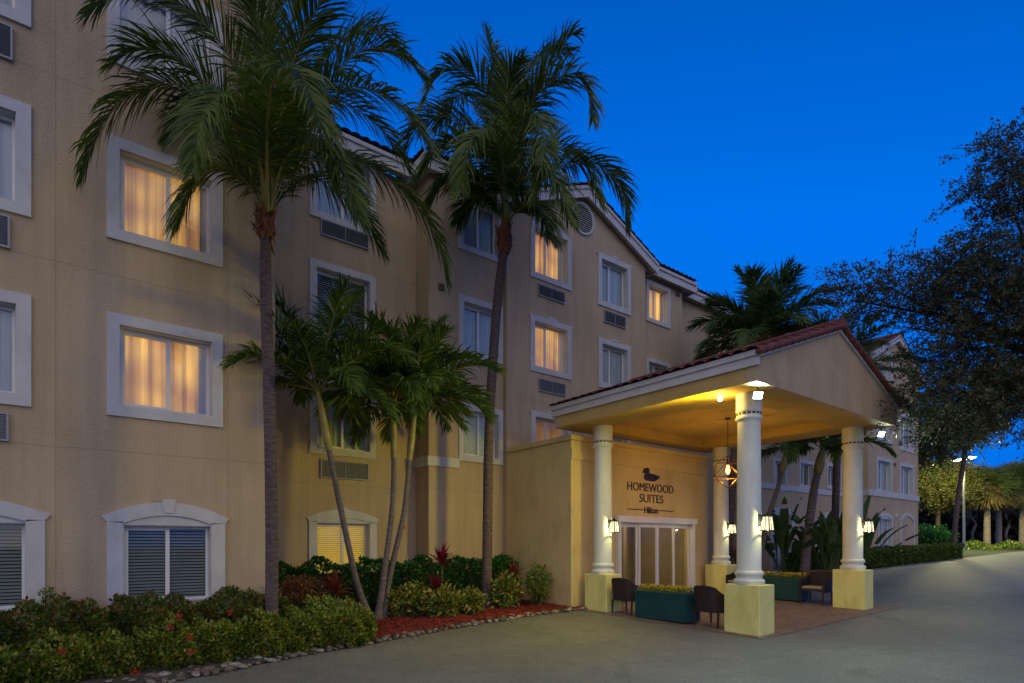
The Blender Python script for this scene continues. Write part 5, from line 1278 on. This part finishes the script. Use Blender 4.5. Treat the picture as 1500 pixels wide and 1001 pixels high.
def limbs(root, origin, targets, r0, seed, name='branches', m='wood', sag=0):
    rg = random.Random(seed); b = MB(); origin = Vector(origin)
    for tg in targets:
        tg = Vector(tg); mid = origin.lerp(tg, .45) + Vector((rg.gauss(0, .3), rg.gauss(0, .3), rg.uniform(.1, .6))); pth = catmull([origin, mid, tg], 12)
        b.tube(pth, [r0 * (1 - .85 * i / 12) for i in range(13)], 7)
        for k in range(7):
            i = rg.randint(4, 12); p = pth[i]; e = p + Vector((rg.gauss(0, .7), rg.gauss(0, .7), rg.gauss(.0, .6))); q = catmull([p, (p + e) / 2 + Vector((rg.gauss(0, .1), rg.gauss(0, .1), rg.gauss(0, .1))), e], 5); r_ = r0 * (1 - .85 * i / 12) * .5
            b.tube(q, [r_ * (1 - .7 * j / 5) for j in range(6)], 5)
            for kk in range(3):
                e2 = e + Vector((rg.gauss(0, .45), rg.gauss(0, .45), rg.gauss(0, .4))); b.tube([q[3], (q[3] + e2) / 2 + Vector((rg.gauss(0, .06), 0, rg.gauss(0, .06))), e2], [r_ * .4, r_ * .3, r_ * .15], 4)
    return b.build(name, m, root)
# overhanging broadleaf tree at the right
def blob(px, py, t, rx, rz=None, rt=None): p = P(px, py, t); return (p.x, p.y, p.z, rx, rt or rx, rz or rx * .8)
tb = P(1640, 900, 14.0); tb.z = g(tb.x, tb.y)
big = empty('broadleaf_tree', tb, 'large dark broadleaf tree overhanging from the right edge, blue sky showing through', 'tree')
blobs = [blob(1560, 330, 13, 1.9, 1.8), blob(1500, 420, 12.5, 1.5, 1.2), blob(1470, 520, 12.5, 1.6, 1.1), blob(1412, 475, 13, 1.05, .85), blob(1335, 430, 13.5, 1.1, .55), blob(1290, 400, 13.5, .75, .35), blob(1428, 590, 13, .95, .6),
         blob(1425, 590, 12.5, 1.2, .65), blob(1510, 570, 12, 1.0, .6), blob(1480, 250, 12.5, .95, .8), blob(1500, 210, 12.5, .7, .5), blob(1600, 520, 12.5, 1.9, 1.8), blob(1250, 430, 14, .45, .25), blob(1420, 400, 13, 1.0, .6), blob(1460, 340, 12.8, .8, .6),
         blob(1245, 400, 14, .3, .2), blob(1400, 640, 15, .6, .35)]
fork = P(1640, 560, 14)
trunk(big, [tb, P(1645, 760, 14), fork], (.28, .2), 'wood', .3)
limbs(big, fork, [tuple(P(px, py, t)) for px, py, t in ((1480, 300, 12.8), (1400, 420, 13), (1300, 420, 13.6), (1250, 440, 14), (1370, 560, 13.2), (1430, 600, 12.6), (1500, 480, 12.5), (1330, 480, 14), (1500, 230, 12.6), (1450, 520, 12), (1340, 610, 13.8))], .11, 3)
canopy_cloud(big, blobs, 5600, .08, 'oak', 5, twig=.40, per=15, bias=(-.35, .1, -.05), clump=520)

# lime green tree under the street lamp
def deep(px, py, t): return P(px, py, t)
tl = 52; bt = gp(1372, tl); lt = empty('street_tree', bt, 'yellow-green tree lit by the street lamp beyond the far wing', 'tree')
trunk(lt, [bt, P(1374, 760, tl), P(1376, 735, tl)], (.2, .14), 'wood', .4)
limbs(lt, P(1376, 745, tl), [tuple(P(a_, b_2, tl + c_2)) for a_, b_2, c_2 in ((1350, 700, 0), (1385, 690, -1), (1410, 710, 0), (1425, 722, 1), (1360, 720, 1))], .09, 6)
canopy_cloud(lt, [blob(1362, 706, tl, 2.1, 1.5), blob(1392, 694, tl, 1.7, 1.1), blob(1340, 700, tl, 1.6, 1.4), blob(1412, 718, tl - .5, 1.5, .7), blob(1385, 722, tl - .5, 1.8, .9), blob(1425, 726, tl, .9, .4)], 3400, .17, 'lime', 8, twig=.9, per=11)

# slender leaning trunk with a dark crown beside the lamp
t9 = 40; b9 = gp(1396, t9); ln = empty('leaning_tree', b9, 'slender leaning trunk crossing in front of the street lamp', 'tree')
trunk(ln, [b9, P(1402, 740, t9), P(1411, 680, t9), P(1417, 630, t9), P(1418, 600, t9)], (.17, .11), 'trunk', .25)
limbs(ln, P(1417, 635, t9), [tuple(P(a_, b_2, t9)) for a_, b_2 in ((1360, 640), (1380, 600), (1440, 610), (1460, 650), (1350, 670))], .12, 9)
canopy_cloud(ln, [blob(1375, 632, t9, 2.6, 1.4), blob(1420, 615, t9, 1.9, 1.0), blob(1352, 655, t9 + 1, 1.8, 1.2)], 1300, .26, 'oak', 12, twig=1.0, per=10)

# street lamp
ts = 45; bsx = gp(1412, ts); sl_ = empty('street_lamp', bsx, 'tall double headed street lamp glowing yellow beside the leaning trunk', 'street lamp')
tp = P(1412, 676, ts); MB().tube([bsx, tp], [.10, .06], 10).tube([tp, P(1406, 672, ts)], .05, 6).tube([tp, P(1418, 670, ts)], .05, 6).build('pole', 'grey', sl_)
for px, py, lb in ((1401, 673.5, 0), (1423, 669.5, 1)):
    c = P(px, py, ts); sd2 = 1 if lb else -1; rr_ = Vector((DY, -DX, 0))
    hd = MB(); hd.lathe([(.10, .10), (.30, .04), (.33, -.02), (.30, -.04)], tuple(c), 14); hd.build('lamp_head', 'grey', sl_)
    MB().lathe([(.05, -.13), (.2, -.10), (.27, -.045)], tuple(c), 14).build('lens', 'street', sl_)
    point('street_light', tuple(c - Vector((0, 0, .3))), 2600 if lb else 1900, (1, .92, .36), .15, sl_)

# fan palms across the road
def fan_palm(px, t, ytop, seed, label, r=2.0):
    rg = random.Random(seed); b0 = gp(px, t); root = empty('fan_palm', b0, label, 'palm tree', 'fan palms beyond the far end of the drive'); c = P(px, ytop, t)
    trunk(root, [b0, (b0 + c) / 2, c], (.27, .22), 'paletrunk', .3, 10)
    V = []; Q = []
    for k in range(70):
        az = rg.uniform(0, 2 * PI); el = R(rg.uniform(-15, 88)); d = Vector((math.cos(az) * math.cos(el), math.sin(az) * math.cos(el), math.sin(el))); h_ = c + d * r * rg.uniform(.35, .55)
        s_ = d.orthogonal().normalized(); s_.rotate(Matrix.Rotation(rg.uniform(0, 6.3), 3, d))
        for j in range(22):
            a = (j - 10.5) / 10.5 * 1.5; e = (d * math.cos(a) + s_ * math.sin(a)).normalized(); q = h_ + e * r * .55 * rg.uniform(.8, 1.1) + Vector((0, 0, -.35)); w_ = e.cross(d.cross(s_)).normalized() * .035
            k0 = len(V); m_ = h_.lerp(q, .5) + Vector((0, 0, .12)); V += [h_ - w_ * .5, h_ + w_ * .5, m_ + w_, m_ - w_, q + w_ * .2, q - w_ * .2]; Q += [(k0, k0 + 1, k0 + 2, k0 + 3), (k0 + 3, k0 + 2, k0 + 4, k0 + 5)]
    arr_mesh('crown', [tuple(v_) for v_ in V], Q, 'sabal', root)
    V = []; Q = []
    for k in range(1300):
        az = rg.uniform(0, 2 * PI); z = rg.uniform(-.2, .7); p = c + Vector((math.cos(az) * .3, math.sin(az) * .3, z)); q = p + Vector((math.cos(az) * rg.uniform(1.0, 2.3), math.sin(az) * rg.uniform(1.0, 2.3), -rg.uniform(.7, 1.6))); w_ = Vector((-math.sin(az), math.cos(az), 0)) * .06
        k0 = len(V); V += [p - w_, p + w_, q + w_ * .2, q - w_ * .2]; Q.append((k0, k0 + 1, k0 + 2, k0 + 3))
    arr_mesh('dead_frond_skirt', [tuple(v_) for v_ in V], Q, 'skirt', root)
fan_palm(1446, 52, 722, 51, 'fan palm with pale trunk and straw skirt right of the street lamp', 3.0)
fan_palm(1463, 58, 724, 52, 'second fan palm with darker trunk just right of the pale trunked one', 3.0)
fan_palm(1498, 52, 718, 53, 'fan palm at the far right edge of the view', 3.1)
fan_palm(1478, 66, 712, 54, 'fan palm standing behind the gap between the nearer fan palms', 3.0)

# bare pale trunks and woods behind
for px, t, lb, sdx in ((1427, 62, 'crooked bare trunk in the dark woods left of the fan palms', 1), (1476, 64, 'pale forked bare tree between the fan palm trunks', 2)):
    b0 = gp(px, t); root = empty('bare_tree', b0, lb, 'tree'); rg = random.Random(sdx)
    c = b0 + Vector((.6, 0, 2.2)); MB().tube(catmull([b0, b0 + Vector((-.3, .1, 1.1)), c], 8), .14, 7).build('trunk', 'trunk2', root)
    limbs(root, c, [tuple(c + Vector((rg.uniform(-2, 2), rg.uniform(-1, 1), rg.uniform(1.2, 3)))) for _ in range(4)], .09, sdx, 'branches', 'trunk2')
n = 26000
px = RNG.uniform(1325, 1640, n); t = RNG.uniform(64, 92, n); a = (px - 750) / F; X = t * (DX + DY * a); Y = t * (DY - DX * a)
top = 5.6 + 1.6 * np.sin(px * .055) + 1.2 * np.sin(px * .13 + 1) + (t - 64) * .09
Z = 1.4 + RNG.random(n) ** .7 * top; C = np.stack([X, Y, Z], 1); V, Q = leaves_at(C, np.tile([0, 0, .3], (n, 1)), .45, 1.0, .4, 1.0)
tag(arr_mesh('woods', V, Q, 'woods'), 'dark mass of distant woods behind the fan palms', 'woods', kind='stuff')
n = 5000
px = RNG.uniform(1415, 1640, n); t = RNG.uniform(47, 53, n); a = (px - 750) / F; X = t * (DX + DY * a); Y = t * (DY - DX * a)
Z = np.array([g(x_, y_) for x_, y_ in zip(X, Y)]) + RNG.random(n) * .55 * (.6 + .4 * np.sin(px * .12)); V, Q = leaves_at(np.stack([X, Y, Z], 1), np.tile([0, 0, .6], (n, 1)), .12, .28, .3, .7)
tag(arr_mesh('ground_cover', V, Q, 'hedgeB'), 'low green planting along the far edge of the drive', 'ground cover', kind='stuff')
